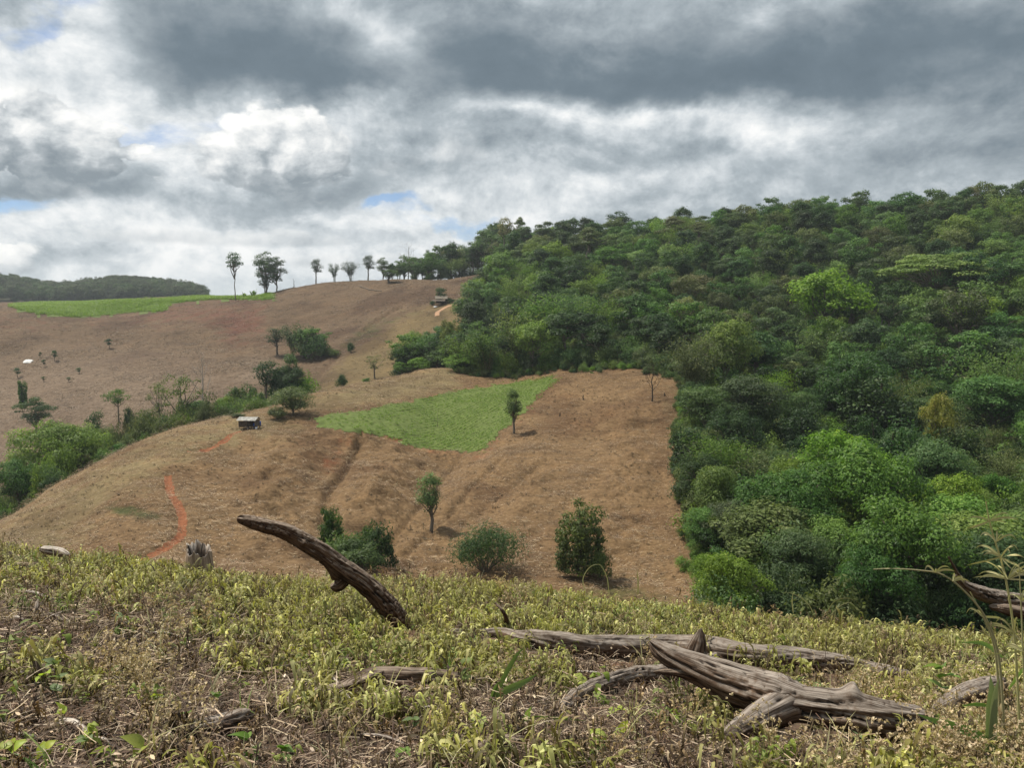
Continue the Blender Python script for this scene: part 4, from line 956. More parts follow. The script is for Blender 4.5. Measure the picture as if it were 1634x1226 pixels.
# ------------------------------------------------------------------ ground cover on the hills
def tuft(seed, n, h, spread, w, lie=.0, m='straw', tone=.5):
    rng = np.random.default_rng(seed); V = []; Fq = []; tn = []
    for i in range(n):
        a = rng.uniform(0, 2*pi); d = np.array([cos(a), sin(a), 0]); s = np.array([-sin(a), cos(a), 0]); o = np.array([*(rng.normal(size=2)*spread*.5), 0]); L = h*rng.uniform(.5, 1.2)
        lay = rng.random() < lie; el = rng.uniform(.0, .25) if lay else rng.uniform(.75, 1.4); b = len(V)*6
        p = [o+np.array([0, 0, .02+.05*rng.random()*lay]), o+(d*cos(el)+np.array([0, 0, sin(el)]))*L*.55, o+(d*cos(el*.6)+np.array([0, 0, sin(el*.75)]))*L]
        V += [np.array([p[0]-s*w, p[0]+s*w, p[1]-s*w*.8, p[1]+s*w*.8, p[2]-s*w*.15, p[2]+s*w*.15])]; Fq += [[b, b+1, b+3, b+2], [b+2, b+3, b+5, b+4]]; tn.append(np.full(6, np.clip(tone+.28*rng.normal(), 0, 1)))
    return mesh_np('tuft', np.vstack(V), np.array(Fq), dict(tone=np.concatenate(tn)), [LM[m]], smooth=False)
LM['straw'] = leaf_mat('dry_straw', (.080, .046, .024), (.29, .19, .105), (.56, .45, .30), .12, .7, .012, .3)
LM['brush'] = leaf_mat('dead_brush', (.022, .017, .010), (.085, .066, .036), (.20, .155, .09), .15, .8, .02, .4)
LM['strawfar'] = leaf_mat('far_dry_straw', (.060, .040, .027), (.22, .165, .122), (.54, .45, .36), .12, .7, .01, .25)
LM['rice'] = leaf_mat('young_crop', (.100, .175, .020), (.165, .285, .032), (.25, .345, .06), .38, .5, .010, .16)
def spread_on(n, px0, px1, d0, d1, keep):
    d = np.sqrt(RNG.uniform(d0*d0, d1*d1, n)); px = RNG.uniform(px0, px1, n); x = (px-CX)/F*d; z = ground(x, d); qx, qy = pix(x, d, z)
    k = keep(qx, qy, np.hypot(x, d)); return np.column_stack([x, d, z])[k]
infield = lambda x, y: inpoly(x, y, FIELD)
dens = lambda x, d: vnoise(x/5, d/5, 77)*.6+vnoise(x/1.3, d/1.3, 78)*.4
MP = spread_on(110000, -80, 1200, 58, 172, lambda x, y, r: ~in_wood(x, r) & ~infield(x, y))
MP = MP[RNG.random(len(MP)) < np.clip((dens(MP[:, 0], MP[:, 1])-.28)*2.2, .06, 1)]
def off_path(A):
    k = np.ones(len(A), bool)
    for pts, dep, wid in PATHS:
        for a, b in zip(pts[:-1], pts[1:]): ab = b-a; t = np.clip(((A[:, :2]-a)@ab)/(ab@ab), 0, 1); k &= np.linalg.norm(A[:, :2]-a-t[:, None]*ab, axis=1) > .55
    return A[k]
PATHS = [g_ for g_ in GULLY if abs(g_[2]-.55) < 1e-6]
MP = off_path(MP)
sprigs = [tuft(200+i, 12, .42, .8, .017, .8, 'straw', .35+.09*i) for i in range(6)]
tag(scatter('stubble', MP, np.column_stack([RNG.normal(size=len(MP))*.08, RNG.normal(size=len(MP))*.08, RNG.normal(size=len(MP))*.5]), np.column_stack([RNG.uniform(.6, 1.6, len(MP)), RNG.uniform(.35, .9, len(MP)), RNG.uniform(.5, 1.15, len(MP))]), sprigs), 'dry cut straw and weeds lying over the brown field', 'stubble')
FP = spread_on(52000, -80, 800, 172, 352, lambda x, y, r: ~in_wood(x, r) & ~inpoly(x, y, FARF))
fpx, fpy = pix(FP[:, 0], FP[:, 1], FP[:, 2]); low = inpoly(fpx, fpy, [(-90,560),(180,530),(300,535),(470,590),(330,700),(-90,860)])
FP = FP[RNG.random(len(FP)) < np.clip((dens(FP[:, 0]/2.4, FP[:, 1]/2.4)-.36)*2.2, .02, 1)*np.where(low, 1., .35)]
tag(scatter('far_stubble', FP, np.column_stack([RNG.normal(size=len(FP))*.08, RNG.normal(size=len(FP))*.08, .55+RNG.normal(size=len(FP))*.35]), np.column_stack([RNG.uniform(1.2, 3.0, len(FP)), RNG.uniform(.5, 1., len(FP)), RNG.uniform(.7, 1.3, len(FP))]), [tuft(220+i, 12, .42, .9, .022, .8, 'strawfar', .4+.1*i) for i in range(5)]), 'pale crop stubble over the far brown slope', 'stubble')
a_, b_ = hits([(650, 702), (880, 606)])[:, :2]; rd = (b_-a_)/np.linalg.norm(b_-a_); rn = np.array([-rd[1], rd[0]])
i, j = np.meshgrid(np.arange(-160, 160), np.arange(-260, 330), indexing='ij')
rw = a_+rd*(j.ravel()*.22)[:, None]+rn*(i.ravel()*.80)[:, None]; rw = rw+RNG.normal(size=rw.shape)*np.array([.045, .045]); rw = rw[rw[:, 1] > 60]
rz_ = ground(rw[:, 0], rw[:, 1]); qx, qy = pix(rw[:, 0], rw[:, 1], rz_); k = inpoly(qx+RNG.normal(size=len(qx))*4.5+14*(vnoise(rw[:, 0]/1.7, rw[:, 1]/1.7, 8)-.5), qy+RNG.normal(size=len(qx))*2.+6*(vnoise(rw[:, 0]/1.7, rw[:, 1]/1.7, 12)-.5), FIELD) & (rw[:, 1] < 172)
k &= RNG.random(len(k)) < np.clip(.22+(qx-500)/230, .22, 1)*np.clip(.30+1.2*vnoise(rw[:, 0]/4, rw[:, 1]/4, 3), 0, 1)
RP = np.column_stack([rw, rz_])[k]
tag(scatter('young_crop', RP, zrot(len(RP)), RNG.uniform(.6, 1.15, len(RP)), [tuft(240+i, 11, .38, .16, .018, 0, 'rice', .45+.08*i) for i in range(4)]), 'bright green young crop growing in rows on the hill field', 'crop')
GP = spread_on(90000, -10, 450, 320, 470, lambda x, y, r: inpoly(x+RNG.normal(size=len(x))*2, y+RNG.normal(size=len(x))*.8, FARF))
tag(scatter('far_young_crop', GP, zrot(len(GP)), RNG.uniform(1.4, 3.2, len(GP)), [tuft(250+i, 11, .38, .3, .022, 0, 'rice', .4+.08*i) for i in range(4)]), 'green crop on the flat shoulder of the far slope', 'crop')
DP = spread_on(15000, -80, 1200, 58, 172, lambda x, y, r: ~in_wood(x, r) & ~infield(x, y)); DP = off_path(DP); DP = DP[RNG.random(len(DP)) < np.clip((.62-dens(DP[:, 0], DP[:, 1]))*2.2, .12, 1)]
tag(scatter('dead_tufts', DP, zrot(len(DP)), RNG.uniform(.4, 1.05, len(DP)), [tuft(260+i, 12, .34, .22, .016, .1, 'brush', .35+.1*i) for i in range(4)]), 'dark dead weed tufts standing on the brown field', 'stubble')
DF = spread_on(4000, -80, 800, 172, 352, lambda x, y, r: ~in_wood(x, r) & ~inpoly(x, y, FARF)); tag(scatter('far_dead_tufts', DF, zrot(len(DF)), RNG.uniform(.6, 1.5, len(DF)), [tuft(264+i, 12, .34, .25, .018, .1, 'brush', .35+.1*i) for i in range(3)]), 'dark dead weed tufts on the far slope', 'stubble')
print('stubble', len(MP), len(FP), len(RP), len(GP))

# ------------------------------------------------------------------ huts and small things on the hills
def box(Lx, Ly, Lz, c=(0, 0, 0), rot=None):
    v = np.array([[x, y, z] for x in (-.5, .5) for y in (-.5, .5) for z in (-.5, .5)])*np.array([Lx, Ly, Lz])
    if rot is not None: v = v@np.array(Euler(rot).to_matrix()).T
    return v+np.array(c), np.array([[0, 1, 3, 2], [4, 6, 7, 5], [0, 4, 5, 1], [2, 3, 7, 6], [0, 2, 6, 4], [1, 5, 7, 3]])
def boxes(name, bs, m, parent=None):
    V = []; Fq = []
    for i, bb in enumerate(bs): v, f = box(*bb); V.append(v); Fq.append(f+8*i)
    return link(name, mesh_np(name, np.vstack(V), np.vstack(Fq), mats=[m] if m else [], smooth=False), parent)
M['tin'] = plain('weathered_tin', (.15, .145, .135), (.46, .45, .42), 3., .5, .1); M['oldwood'] = plain('old_board', (.06, .05, .042), (.17, .145, .12), 4., .9, .4, (3, 3, .6))
M['thatch'] = plain('grey_thatch', (.10, .085, .068), (.26, .23, .19), 5.); M['blue'] = plain('blue_plastic', (.015, .06, .30), (.025, .09, .38), 3., .4, 0.); M['tarp'] = plain('white_sheet', (.62, .62, .62), (.82, .82, .80), 1.5, .6, .2)
def sheet(name, P4, m, parent, nx=20, wave=.02, thick=.02):
    a, b, c, d = [np.array(p, float) for p in P4]; i, j = np.meshgrid(np.arange(nx+1), np.arange(2), indexing='ij'); s = (i/nx)[..., None]; t = j[..., None]
    p = (a*(1-s)+b*s)*(1-t)+(d*(1-s)+c*s)*t; nrm = unit(np.cross(b-a, d-a)); p = p+nrm*(np.sin(i*pi/1.5)*wave)[..., None]; V = np.concatenate([p.reshape(-1, 3), (p-nrm*thick).reshape(-1, 3)]); Fq = []; o = (nx+1)*2
    for k in range(nx): q = [2*k, 2*k+2, 2*k+3, 2*k+1]; Fq += [q, [x+o for x in q[::-1]], [2*k, 2*k+o, 2*k+2+o, 2*k+2], [2*k+1, 2*k+3, 2*k+3+o, 2*k+1+o]]
    Fq += [[0, 1, 1+o, o], [2*nx, 2*nx+o, 2*nx+1+o, 2*nx+1]]
    return link(name, mesh_np(name, V, np.array(Fq), mats=[m], smooth=False), parent)
def hut():
    c = hit(398, 683, 60); t = thing('farm_hut', 'small farm hut with a pale tin roof beside the rounded tree', 'hut', c, -.12); t.scale = (.78, .78, .74)
    for x in (-1.5, 0., 1.5):
        for y in (-.9, .9): boxes('post', [(.10, .10, 2.6, (x, y, .75))], M['oldwood'], t)
    boxes('platform', [(3.1, 1.9, .08, (0, 0, .62))]+[(3.1, .08, .1, (0, y, .53)) for y in (-.8, .8)], M['oldwood'], t)
    for k in range(9): boxes('plank', [(.34, .025, .95+.06*(k % 3), (-1.42+k*.20 if k < 6 else 2.0, -.97, 1.15))], M['oldwood'], t) if k < 6 else None
    for k in range(6): boxes('plank', [(.5, .025, 1.05, (-1.3+k*.52, .97, 1.18))], M['oldwood'], t)
    for k in range(4): boxes('plank', [(.025, .42, 1.0, (1.56, -.7+k*.46, 1.15))], M['oldwood'], t)
    sheet('roof', [(-1.85, -1.35, 1.82), (1.75, -1.35, 1.82), (1.75, .05, 2.36), (-1.85, .05, 2.36)], M['tin'], t, 36); sheet('roof', [(1.75, 1.35, 1.80), (-1.85, 1.35, 1.80), (-1.85, .03, 2.34), (1.75, .03, 2.34)], M['tin'], t, 36)
    def drum(nm, lb, px, py, r, h, m, ct):
        p = hit(px, py, 60); B = Tubes(); B.tube([(0, 0, 0), (0, 0, .02), (0, 0, h*.33), (0, 0, h*.34), (0, 0, h*.36), (0, 0, h*.66), (0, 0, h*.68), (0, 0, h*.70), (0, 0, h), (0, 0, h)], np.array([.01, 1, 1, 1.06, 1, 1, 1.06, 1, 1, .01])*r, 16)
        o = link(nm, B.mesh(nm, m)); o.location = p; tag(o, lb, ct)
    drum('water_drum', 'blue plastic drum standing at the front corner of the farm hut', 407.5, 684, .30, .85, M['blue'], 'drum'); drum('water_drum', 'darker blue drum behind the hut at its gable end', 414.5, 679, .18, .7, M['blue'], 'drum'); drum('white_bucket', 'small white bucket in front of the blue drum', 409, 687, .16, .28, M['tarp'], 'bucket')
    b = hit(401, 684, 60); o = boxes('bench', [(1.0, .35, .06, (0, 0, .42)), (.06, .3, .4, (-.42, 0, .2)), (.06, .3, .4, (.42, 0, .2))], M['tarp']); o.location = b; tag(o, 'pale bench under the front eave of the farm hut', 'bench')
hut()
def farhut():
    p = Vector((wx(704.5, 263), 263, 0)); p.z = g1(p.x, p.y); t = thing('far_hut', 'tiny grey roofed hut under dark trees at the end of the pale track', 'hut', p, .1)
    for x in (-1.7, 0, 1.7):
        for y in (-1, 1): boxes('post', [(.14, .14, 2.2, (x, y, .8))], M['oldwood'], t)
    boxes('wall', [(3.4, .06, 1.1, (0, 1.06, .9)), (.06, 2., 1.1, (-1.76, 0, .9))], M['oldwood'], t)
    sheet('roof', [(-2.1, -1.6, 1.75), (2.1, -1.6, 1.75), (2.1, .1, 2.75), (-2.1, .1, 2.75)], M['thatch'], t, 20); sheet('roof', [(2.1, 1.6, 1.75), (-2.1, 1.6, 1.75), (-2.1, .08, 2.73), (2.1, .08, 2.73)], M['thatch'], t, 20)
    sheet('porch_roof', [(-2.9, -3., 1.0), (1.3, -3., 1.0), (1.3, -1.55, 1.45), (-2.9, -1.55, 1.45)], M['oldwood'], t, 16); 
    for x in (-2.7, 1.1): boxes('porch_post', [(.1, .1, 1.3, (x, -2.85, .4))], M['oldwood'], t)
farhut()
def tarp(name, lb, px, py, L_, W_, h, dm=185):
    c = hit(px, py, dm); u, v = np.meshgrid(np.linspace(-1, 1, 22), np.linspace(-1, 1, 14), indexing='ij'); z = h*(1-np.abs(v)**1.6)*(1-.35*np.abs(u)**3)+.06*fbm(u.ravel()*4, v.ravel()*4, 3, 5).reshape(u.shape)*3*h
    V = np.column_stack([(u*L_/2*(1-.15*v*v)).ravel(), (v*W_/2).ravel(), np.maximum(z, .03).ravel()]); i, j = np.meshgrid(np.arange(21), np.arange(13), indexing='ij'); a = (i*14+j).ravel()
    o = link(name, mesh_np(name, V, np.stack([a, a+14, a+15, a+1], 1), mats=[M['tarp']])); o.location = c; tag(o, lb, 'tarpaulin')
tarp('tarpaulin', 'white sheet pitched low as a shelter on the far brown slope', 46, 578, 3.0, 2.6, 1.1)
tarp('tarpaulin', 'small white sheet lying in front of the far hut', 695, 490, 1.3, 1.6, .35)
def patch(name, lb, poly, dm, m, zone):
    pass

# ------------------------------------------------------------------ weathered wood
def wood_mat(name, pale, mid_, dark, under=(.46, .35, .27)):
    m, T, b = mat(name, .85, .2); gv = T.attr('grain', 'Vector'); g1_ = T.vm('MULTIPLY', gv, (1, 1, .022)); g2_ = T.vm('MULTIPLY', gv, (1, 1, .10))
    n1 = T.noise(g1_, 34, 6, .7, .4); n2 = T.noise(g2_, 9, 5, .6); n3 = T.noise(gv, 3.2, 5, .65); ck = T.attr('crack')
    f = T.m('ADD', T.m('MULTIPLY', n1, .65), T.m('MULTIPLY', n2, .35)); c = T.ramp(f, [(.34, dark), (.45, mid_), (.53, pale), (.66, tuple(min(.8, x*1.6) for x in pale))])
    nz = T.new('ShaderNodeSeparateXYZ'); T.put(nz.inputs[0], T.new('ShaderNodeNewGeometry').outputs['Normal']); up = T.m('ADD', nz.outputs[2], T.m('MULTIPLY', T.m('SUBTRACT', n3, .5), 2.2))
    c = T.mix(T.ss(up, .92, .12), c, T.mix(1., c, under, 'MULTIPLY'))      # bleached above, brown below, with underside shade darkened into the colour
    c = T.mix(T.ss(n3, .52, .70, 0., .7), c, T.mix(1., c, (.50, .38, .28), 'MULTIPLY')); c = T.mix(T.ss(ck, .12, .75), c, (.018, .013, .010))
    T.l.new(c, b.inputs['Base Color']); bump(T, b, T.m('SUBTRACT', f, T.m('MULTIPLY', ck, .3)), .9, .012); return m
M['wood'] = wood_mat('weathered_wood', (.27, .232, .20), (.122, .095, .076), (.020, .015, .011)); M['brownwood'] = wood_mat('brown_wood', (.27, .215, .17), (.095, .064, .045), (.018, .012, .009), (.36, .25, .18)); M['palewood'] = wood_mat('bleached_wood', (.50, .45, .40), (.30, .25, .215), (.06, .045, .036), (.6, .5, .42))
def log_mesh(name, pts, rad, seed, m, k=40, step=.011, rough=.13, crack=.26, taper0=.0, taper1=.0, jag=.5, flat=1.0, knots=(), ends=(1, 1), jlen=2.6):
    pts = np.array([tuple(p) for p in pts], float); rad = np.array(rad, float); seg = np.linalg.norm(np.diff(pts, axis=0), axis=1).sum(); n = int(np.clip(seg/step, 24, 340))
    p = catmull(pts, n); r = np.interp(np.linspace(0, 1, n), np.linspace(0, 1, len(rad)), rad); s = np.linspace(0, seg, n); tn = unit(np.gradient(p, axis=0)); u = np.zeros((n, 3)); u0 = unit(np.cross(tn[0], [0.02, .1, 1.]))
    for i in range(n): u0 = unit(u0-tn[i]*(u0@tn[i])); u[i] = u0
    v = np.cross(tn, u); th = np.arange(k)*2*pi/k; C, S = np.cos(th)[None], np.sin(th)[None]; s2 = s[:, None]; rm = r.mean(); z_ = np.zeros((n, k))
    tw = .8*np.sin(s2*1.1+seed); C2, S2 = np.cos(th[None]+tw), np.sin(th[None]+tw); F2 = lambda a, q, o, sd: (fbm((C2*a+sd+z_).ravel(), (s2*q+z_).ravel(), o, seed+sd)+fbm((S2*a+31+sd+z_).ravel(), (s2*q+9+z_).ravel(), o, seed+sd+3)).reshape(n, k)
    lump = F2(1.3, 1.6/max(rm, .03)*.16, 3, 1); fib = F2(6, 1.1, 3, 5); cr = F2(4.2, .34, 2, 9); cw = np.exp(-(cr/.034)**2)*np.clip(F2(1.5, 1.2, 2, 13)*4+.7, 0, 1); c2 = F2(9, .8, 2, 19); cw = np.maximum(cw, .6*np.exp(-(c2/.03)**2)*np.clip(F2(2, 3, 2, 23)*5+.3, 0, 1))
    flute = np.abs(F2(2.4, .22, 2, 27)); R = r[:, None]*(1+rough*2.4*lump+rough*1.1*fib-crack*cw-rough*1.1*np.exp(-(flute/.09)**2)+rough*.5)
    for ks, kth, kh, kw in knots: R += r[:, None]*kh*np.exp(-((s2/seg-ks)*seg/(kw*rm))**2-((np.abs((th[None]-kth+pi) % (2*pi)-pi))/.55)**2)
    for e, tp in [w_ for w_ in ((0, taper0), (1, taper1)) if ends[w_[0]]]:                          # broken ends: some fibres run on, others snapped short
        q = (s2 if e == 0 else seg-s2)/(rm*jlen); jl = .25+jag*(.5+F2(3.2, .0, 3, 40+e)*1.6); R *= np.where(q < jl, np.clip((q/np.maximum(jl, .05)), 0, 1)**.45*(1-tp)+tp*np.clip(q, .1, 1), 1.)
    V = p[:, None]+R[..., None]*(np.cos(th)[None, :, None]*u[:, None]+np.sin(th)[None, :, None]*v[:, None]*flat); gr = np.stack([C+z_, S+z_, s2/max(rm, .03)*1.0+z_], -1)*1.0; gr[..., :2] *= rm/.1*.30; gr[..., 2] *= rm/.1*.30
    i, j = np.meshgrid(np.arange(n-1), np.arange(k), indexing='ij'); a = i*k+j; b = i*k+(j+1) % k; Fq = np.stack([a, b, b+k, a+k], -1).reshape(-1, 4)
    return mesh_np(name, V.reshape(-1, 3), Fq, dict(crack=cw.ravel(), grain=gr.reshape(-1, 3)), [m])
def nearD(px, py): return hits([(px, py)], 3., 17.)[0][1]
def trace(rows):
    """rows of (px, py, width px[, D]): centre line of a piece of wood; without D its underside rests on the ground"""
    pts, rad = [], []
    for r_ in rows:
        px, py, w = r_[:3]; D = r_[3] if len(r_) > 3 else nearD(px, py+w*.42); pts.append(P(px, py, D)); rad.append(w/2/F*D)
    return pts, rad
def wood(name, label, cat, rows, seed, m, parent=None, group=None, **kw):
    pts, rad = trace(rows); c = pts[0] if parent is None else Vector((0, 0, 0)); me = log_mesh(name, [p-c for p in pts], rad, seed, M[m], **kw); o = link(name, me, parent); o.location = c
    return tag(o, label, cat, group)
def part(name, owner, rows, seed, m, **kw):
    pts, rad = trace(rows); return link(name, log_mesh(name, [p-owner.location for p in pts], rad, seed, M[m], **kw), owner)
D0 = nearD(640, 1008)
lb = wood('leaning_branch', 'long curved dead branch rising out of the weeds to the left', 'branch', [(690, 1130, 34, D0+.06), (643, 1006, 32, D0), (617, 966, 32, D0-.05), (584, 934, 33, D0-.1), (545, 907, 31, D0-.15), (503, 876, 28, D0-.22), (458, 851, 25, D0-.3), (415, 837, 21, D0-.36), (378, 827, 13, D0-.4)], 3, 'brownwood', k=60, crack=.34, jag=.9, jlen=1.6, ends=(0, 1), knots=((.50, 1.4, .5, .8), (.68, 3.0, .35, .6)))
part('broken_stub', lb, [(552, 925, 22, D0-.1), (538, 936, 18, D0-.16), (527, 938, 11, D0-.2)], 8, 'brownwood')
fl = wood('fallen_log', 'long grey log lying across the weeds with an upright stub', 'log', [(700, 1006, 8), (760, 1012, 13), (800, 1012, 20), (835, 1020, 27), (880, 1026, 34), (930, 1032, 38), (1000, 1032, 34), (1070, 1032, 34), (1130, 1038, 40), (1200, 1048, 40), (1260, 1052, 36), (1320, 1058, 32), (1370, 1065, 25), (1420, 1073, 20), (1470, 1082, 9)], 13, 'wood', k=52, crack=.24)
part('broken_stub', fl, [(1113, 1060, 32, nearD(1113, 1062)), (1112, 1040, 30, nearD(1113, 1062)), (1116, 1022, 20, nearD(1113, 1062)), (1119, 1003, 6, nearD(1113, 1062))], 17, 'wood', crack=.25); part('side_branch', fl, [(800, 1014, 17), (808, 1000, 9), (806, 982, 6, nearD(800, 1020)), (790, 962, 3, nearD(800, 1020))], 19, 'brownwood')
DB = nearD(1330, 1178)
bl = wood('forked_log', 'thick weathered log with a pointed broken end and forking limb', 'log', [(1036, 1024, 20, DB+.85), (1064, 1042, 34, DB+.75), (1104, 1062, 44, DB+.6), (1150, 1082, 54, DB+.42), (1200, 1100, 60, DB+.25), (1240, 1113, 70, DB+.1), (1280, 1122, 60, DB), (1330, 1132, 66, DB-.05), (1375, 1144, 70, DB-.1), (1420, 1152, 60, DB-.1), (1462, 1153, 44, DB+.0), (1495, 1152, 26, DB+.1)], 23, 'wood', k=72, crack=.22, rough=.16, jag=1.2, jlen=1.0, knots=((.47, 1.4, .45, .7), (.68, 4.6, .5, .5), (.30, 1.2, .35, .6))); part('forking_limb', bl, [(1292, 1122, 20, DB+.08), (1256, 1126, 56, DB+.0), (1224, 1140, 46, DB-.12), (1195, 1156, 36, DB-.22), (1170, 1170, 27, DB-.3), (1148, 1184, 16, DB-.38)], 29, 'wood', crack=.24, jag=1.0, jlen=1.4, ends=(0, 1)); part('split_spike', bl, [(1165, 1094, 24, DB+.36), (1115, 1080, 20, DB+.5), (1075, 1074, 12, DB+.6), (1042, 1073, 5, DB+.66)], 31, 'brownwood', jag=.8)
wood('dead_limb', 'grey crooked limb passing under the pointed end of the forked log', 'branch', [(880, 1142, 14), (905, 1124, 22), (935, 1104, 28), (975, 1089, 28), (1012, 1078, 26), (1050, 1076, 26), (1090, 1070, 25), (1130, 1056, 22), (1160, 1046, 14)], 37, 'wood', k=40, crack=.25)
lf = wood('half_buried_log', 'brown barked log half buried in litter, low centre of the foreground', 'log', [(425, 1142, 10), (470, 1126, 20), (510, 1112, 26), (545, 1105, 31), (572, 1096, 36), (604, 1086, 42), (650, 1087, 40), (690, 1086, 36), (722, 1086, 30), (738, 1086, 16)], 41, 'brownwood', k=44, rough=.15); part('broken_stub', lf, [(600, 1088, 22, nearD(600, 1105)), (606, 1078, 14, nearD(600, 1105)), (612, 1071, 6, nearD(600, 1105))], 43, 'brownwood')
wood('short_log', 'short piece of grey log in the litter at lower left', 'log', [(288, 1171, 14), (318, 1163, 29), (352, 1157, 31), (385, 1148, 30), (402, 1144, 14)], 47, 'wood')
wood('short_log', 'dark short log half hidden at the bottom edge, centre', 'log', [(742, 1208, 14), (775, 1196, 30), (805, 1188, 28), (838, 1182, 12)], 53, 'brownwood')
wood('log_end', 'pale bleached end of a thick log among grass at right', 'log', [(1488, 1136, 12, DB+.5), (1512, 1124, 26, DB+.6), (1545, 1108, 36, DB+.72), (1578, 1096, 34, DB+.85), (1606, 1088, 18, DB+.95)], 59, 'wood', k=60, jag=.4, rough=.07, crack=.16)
DK = nearD(1630, 985)
rl = wood('split_log', 'dark split trunk lying at the crest behind the tall grass', 'log', [(1524, 918, 8, DK-.1), (1540, 935, 15, DK-.05), (1565, 947, 22, DK), (1600, 958, 28, DK+.1), (1650, 966, 32, DK+.2), (1720, 978, 34, DK+.3)], 61, 'wood', crack=.35); part('snapped_twig', rl, [(1545, 938, 9, DK-.04), (1528, 915, 5, DK-.1), (1513, 888, 2.5, DK-.2)], 67, 'wood', jag=.2); part('lower_split', rl, [(1578, 968, 8, DK-.1), (1610, 975, 18, DK-.1), (1660, 985, 22, DK)], 71, 'brownwood')
wood('pale_log', 'pale small log lying on the weedy crest at far left', 'log', [(62, 876, 7, 13.2), (75, 878, 14, 13.2), (95, 881, 15, 13.2), (112, 886, 8, 13.1)], 73, 'palewood')
def stump():
    D = nearD(318, 905); k, n = 44, 30; c = P(318, 905, D); c.z = g1(c.x, c.y)-.05; h = c.z-P(318, 868, D).z; h = -h; R0 = 21/F*D; th = np.arange(k)*2*pi/k; V = []; ck = []; gr = []
    tp = h*(.88+.14*np.cos(th-2.4)+.17*fbm(np.cos(th)*3.1+4, np.sin(th)*3.1, 3, 7)*2)
    for i in range(n):
        t = i/(n-1); rr = R0*(1.18-.30*t+.12*(1-t)**3); z = np.minimum(t*1.05, 1)*tp; f = fbm(np.cos(th)*4+9, np.sin(th)*4+t*.7, 3, 11); q = np.exp(-(fbm(np.cos(th)*5, np.sin(th)*5+t*.5, 2, 15)/.05)**2)*(.4+.6*t); rad = rr*(1+.34*f-.22*q)
        V.append(np.column_stack([rad*np.cos(th), rad*np.sin(th), z])); ck.append(q); gr.append(np.column_stack([np.cos(th)*.6, np.sin(th)*.6, np.full(k, t*2.)]))
    for s_ in (.72, .35, .05): V.append(np.column_stack([V[n-1][:, 0]*s_, V[n-1][:, 1]*s_, tp*(.35+.55*s_)])); ck.append(np.full(k, .55)); gr.append(gr[-1]*.9)
    m_ = len(V); i, j = np.meshgrid(np.arange(m_-1), np.arange(k), indexing='ij'); a = i*k+j; b = i*k+(j+1) % k
    o = link('tree_stump', mesh_np('tree_stump', np.vstack(V), np.stack([a, b, b+k, a+k], -1).reshape(-1, 4), dict(crack=np.concatenate(ck), grain=np.vstack(gr)), [M['palewood']])); o.location = c; tag(o, 'bleached split stump with a shaded side on the weedy crest', 'stump')  # the dark side comes from the sun's direction, not from colour
stump()
for px, py, h, lb_ in ((930, 637, 9, 'tiny dead stump standing on the upper brown field'), (1060, 630, 5, 'low charred stump near the wood, upper right of the brown field'), (893, 662, 7, 'thin stub of a stem in the middle of the brown field')):
    c = hit(px, py, 60); B = Tubes(); hh = h/F*c.y; B.tube(wander(RNG, (0, 0, -.1), (.05, 0, hh), 5, .05), np.array([.22, .16, .13, .12, .03])*.8, 7); o = link('small_stump', B.mesh('small_stump', M['darkbark'])); o.location = c; tag(o, lb_, 'stump')
c = hits([(574, 459), (590, 463), (609, 467)], 300); c[:, 2] += .25; B = Tubes(); B.tube(c-c[0], [.2, .2, .12], 8); o = link('ridge_log', B.mesh('ridge_log', M['bark'])); o.location = c[0]; tag(o, 'pale fallen trunk lying just below the ridge', 'log')

# ------------------------------------------------------------------ sticks lying about
STK = [(0, 1085, 190, 1074, 9, 'long pale stick lying at the left edge of the litter'), (0, 1056, 84, 1051, 7, 'grey stick just behind the long pale one'), (28, 947, 80, 957, 7, 'pale stick in the weeds near the left edge'), (78, 962, 98, 968, 6, 'stub of stick right below the pale one in the weeds'), (150, 944, 182, 954, 6, 'short pale stick among the upper weeds'),
 (8, 991, 46, 998, 8, 'bleached stick end at the left edge'), (74, 988, 102, 998, 6, 'small stick beside the splintered bark'), (96, 1152, 150, 1184, 11, 'thick pale stick slanting in the lower left litter'), (150, 1184, 182, 1198, 8, 'broken tip of the slanting stick'), (576, 1186, 652, 1198, 6, 'thin pale stick near the bottom centre'),
 (572, 1142, 574, 1182, 5, 'upright straw coloured stalk by the thin stick'), (234, 1026, 300, 1030, 4, 'very thin stick in the middle weeds'), (700, 1200, 775, 1190, 5, 'twig lying at the bottom centre'), (920, 1083, 985, 1086, 5, 'thin stick left of the crooked limb'), (450, 954, 480, 951, 4, 'short straw stick under the leaning branch'), (150, 1220, 180, 1200, 8, 'pale stick rising from the bottom edge'),
 (515, 1082, 560, 1128, 4, 'bent twig crossing the half buried log'), (590, 1100, 642, 1130, 4, 'curved pale twig over the half buried log'), (0, 1180, 70, 1186, 9, 'grey branch lying low at the left edge'), (1240, 1200, 1300, 1176, 5, 'twig under the forked log'), (655, 1150, 700, 1140, 4, 'thin twig behind the green blades')]
for i, (x0, y0, x1, y1, w, lb_) in enumerate(STK):
    a, b = Vector(hits([(x0, y0)], 3, 17)[0]), Vector(hits([(x1, y1)], 3, 17)[0])
    if i == 10: b = a.copy(); a = P(x0, y0, b.y)
    r = w/2/F*a.y; md = (a+b)/2; md.z = max(md.z, g1(md.x, md.y)); a.z += r*1.2+.03; b.z += r*1.2+.02; md.z += r+.05
    o = link('stick', log_mesh('stick', [Vector((0, 0, 0)), md-a, b-a], [r, r*1.05, r*.7], 300+i, M['palewood' if i % 3 else 'wood'], k=14, step=.02, rough=.12)); o.location = a; tag(o, lb_, 'stick')
c = P(203*1634/1634*.28+0, 985, nearD(57, 1000)); 
B0 = hits([(57, 1000)], 3, 17)[0]
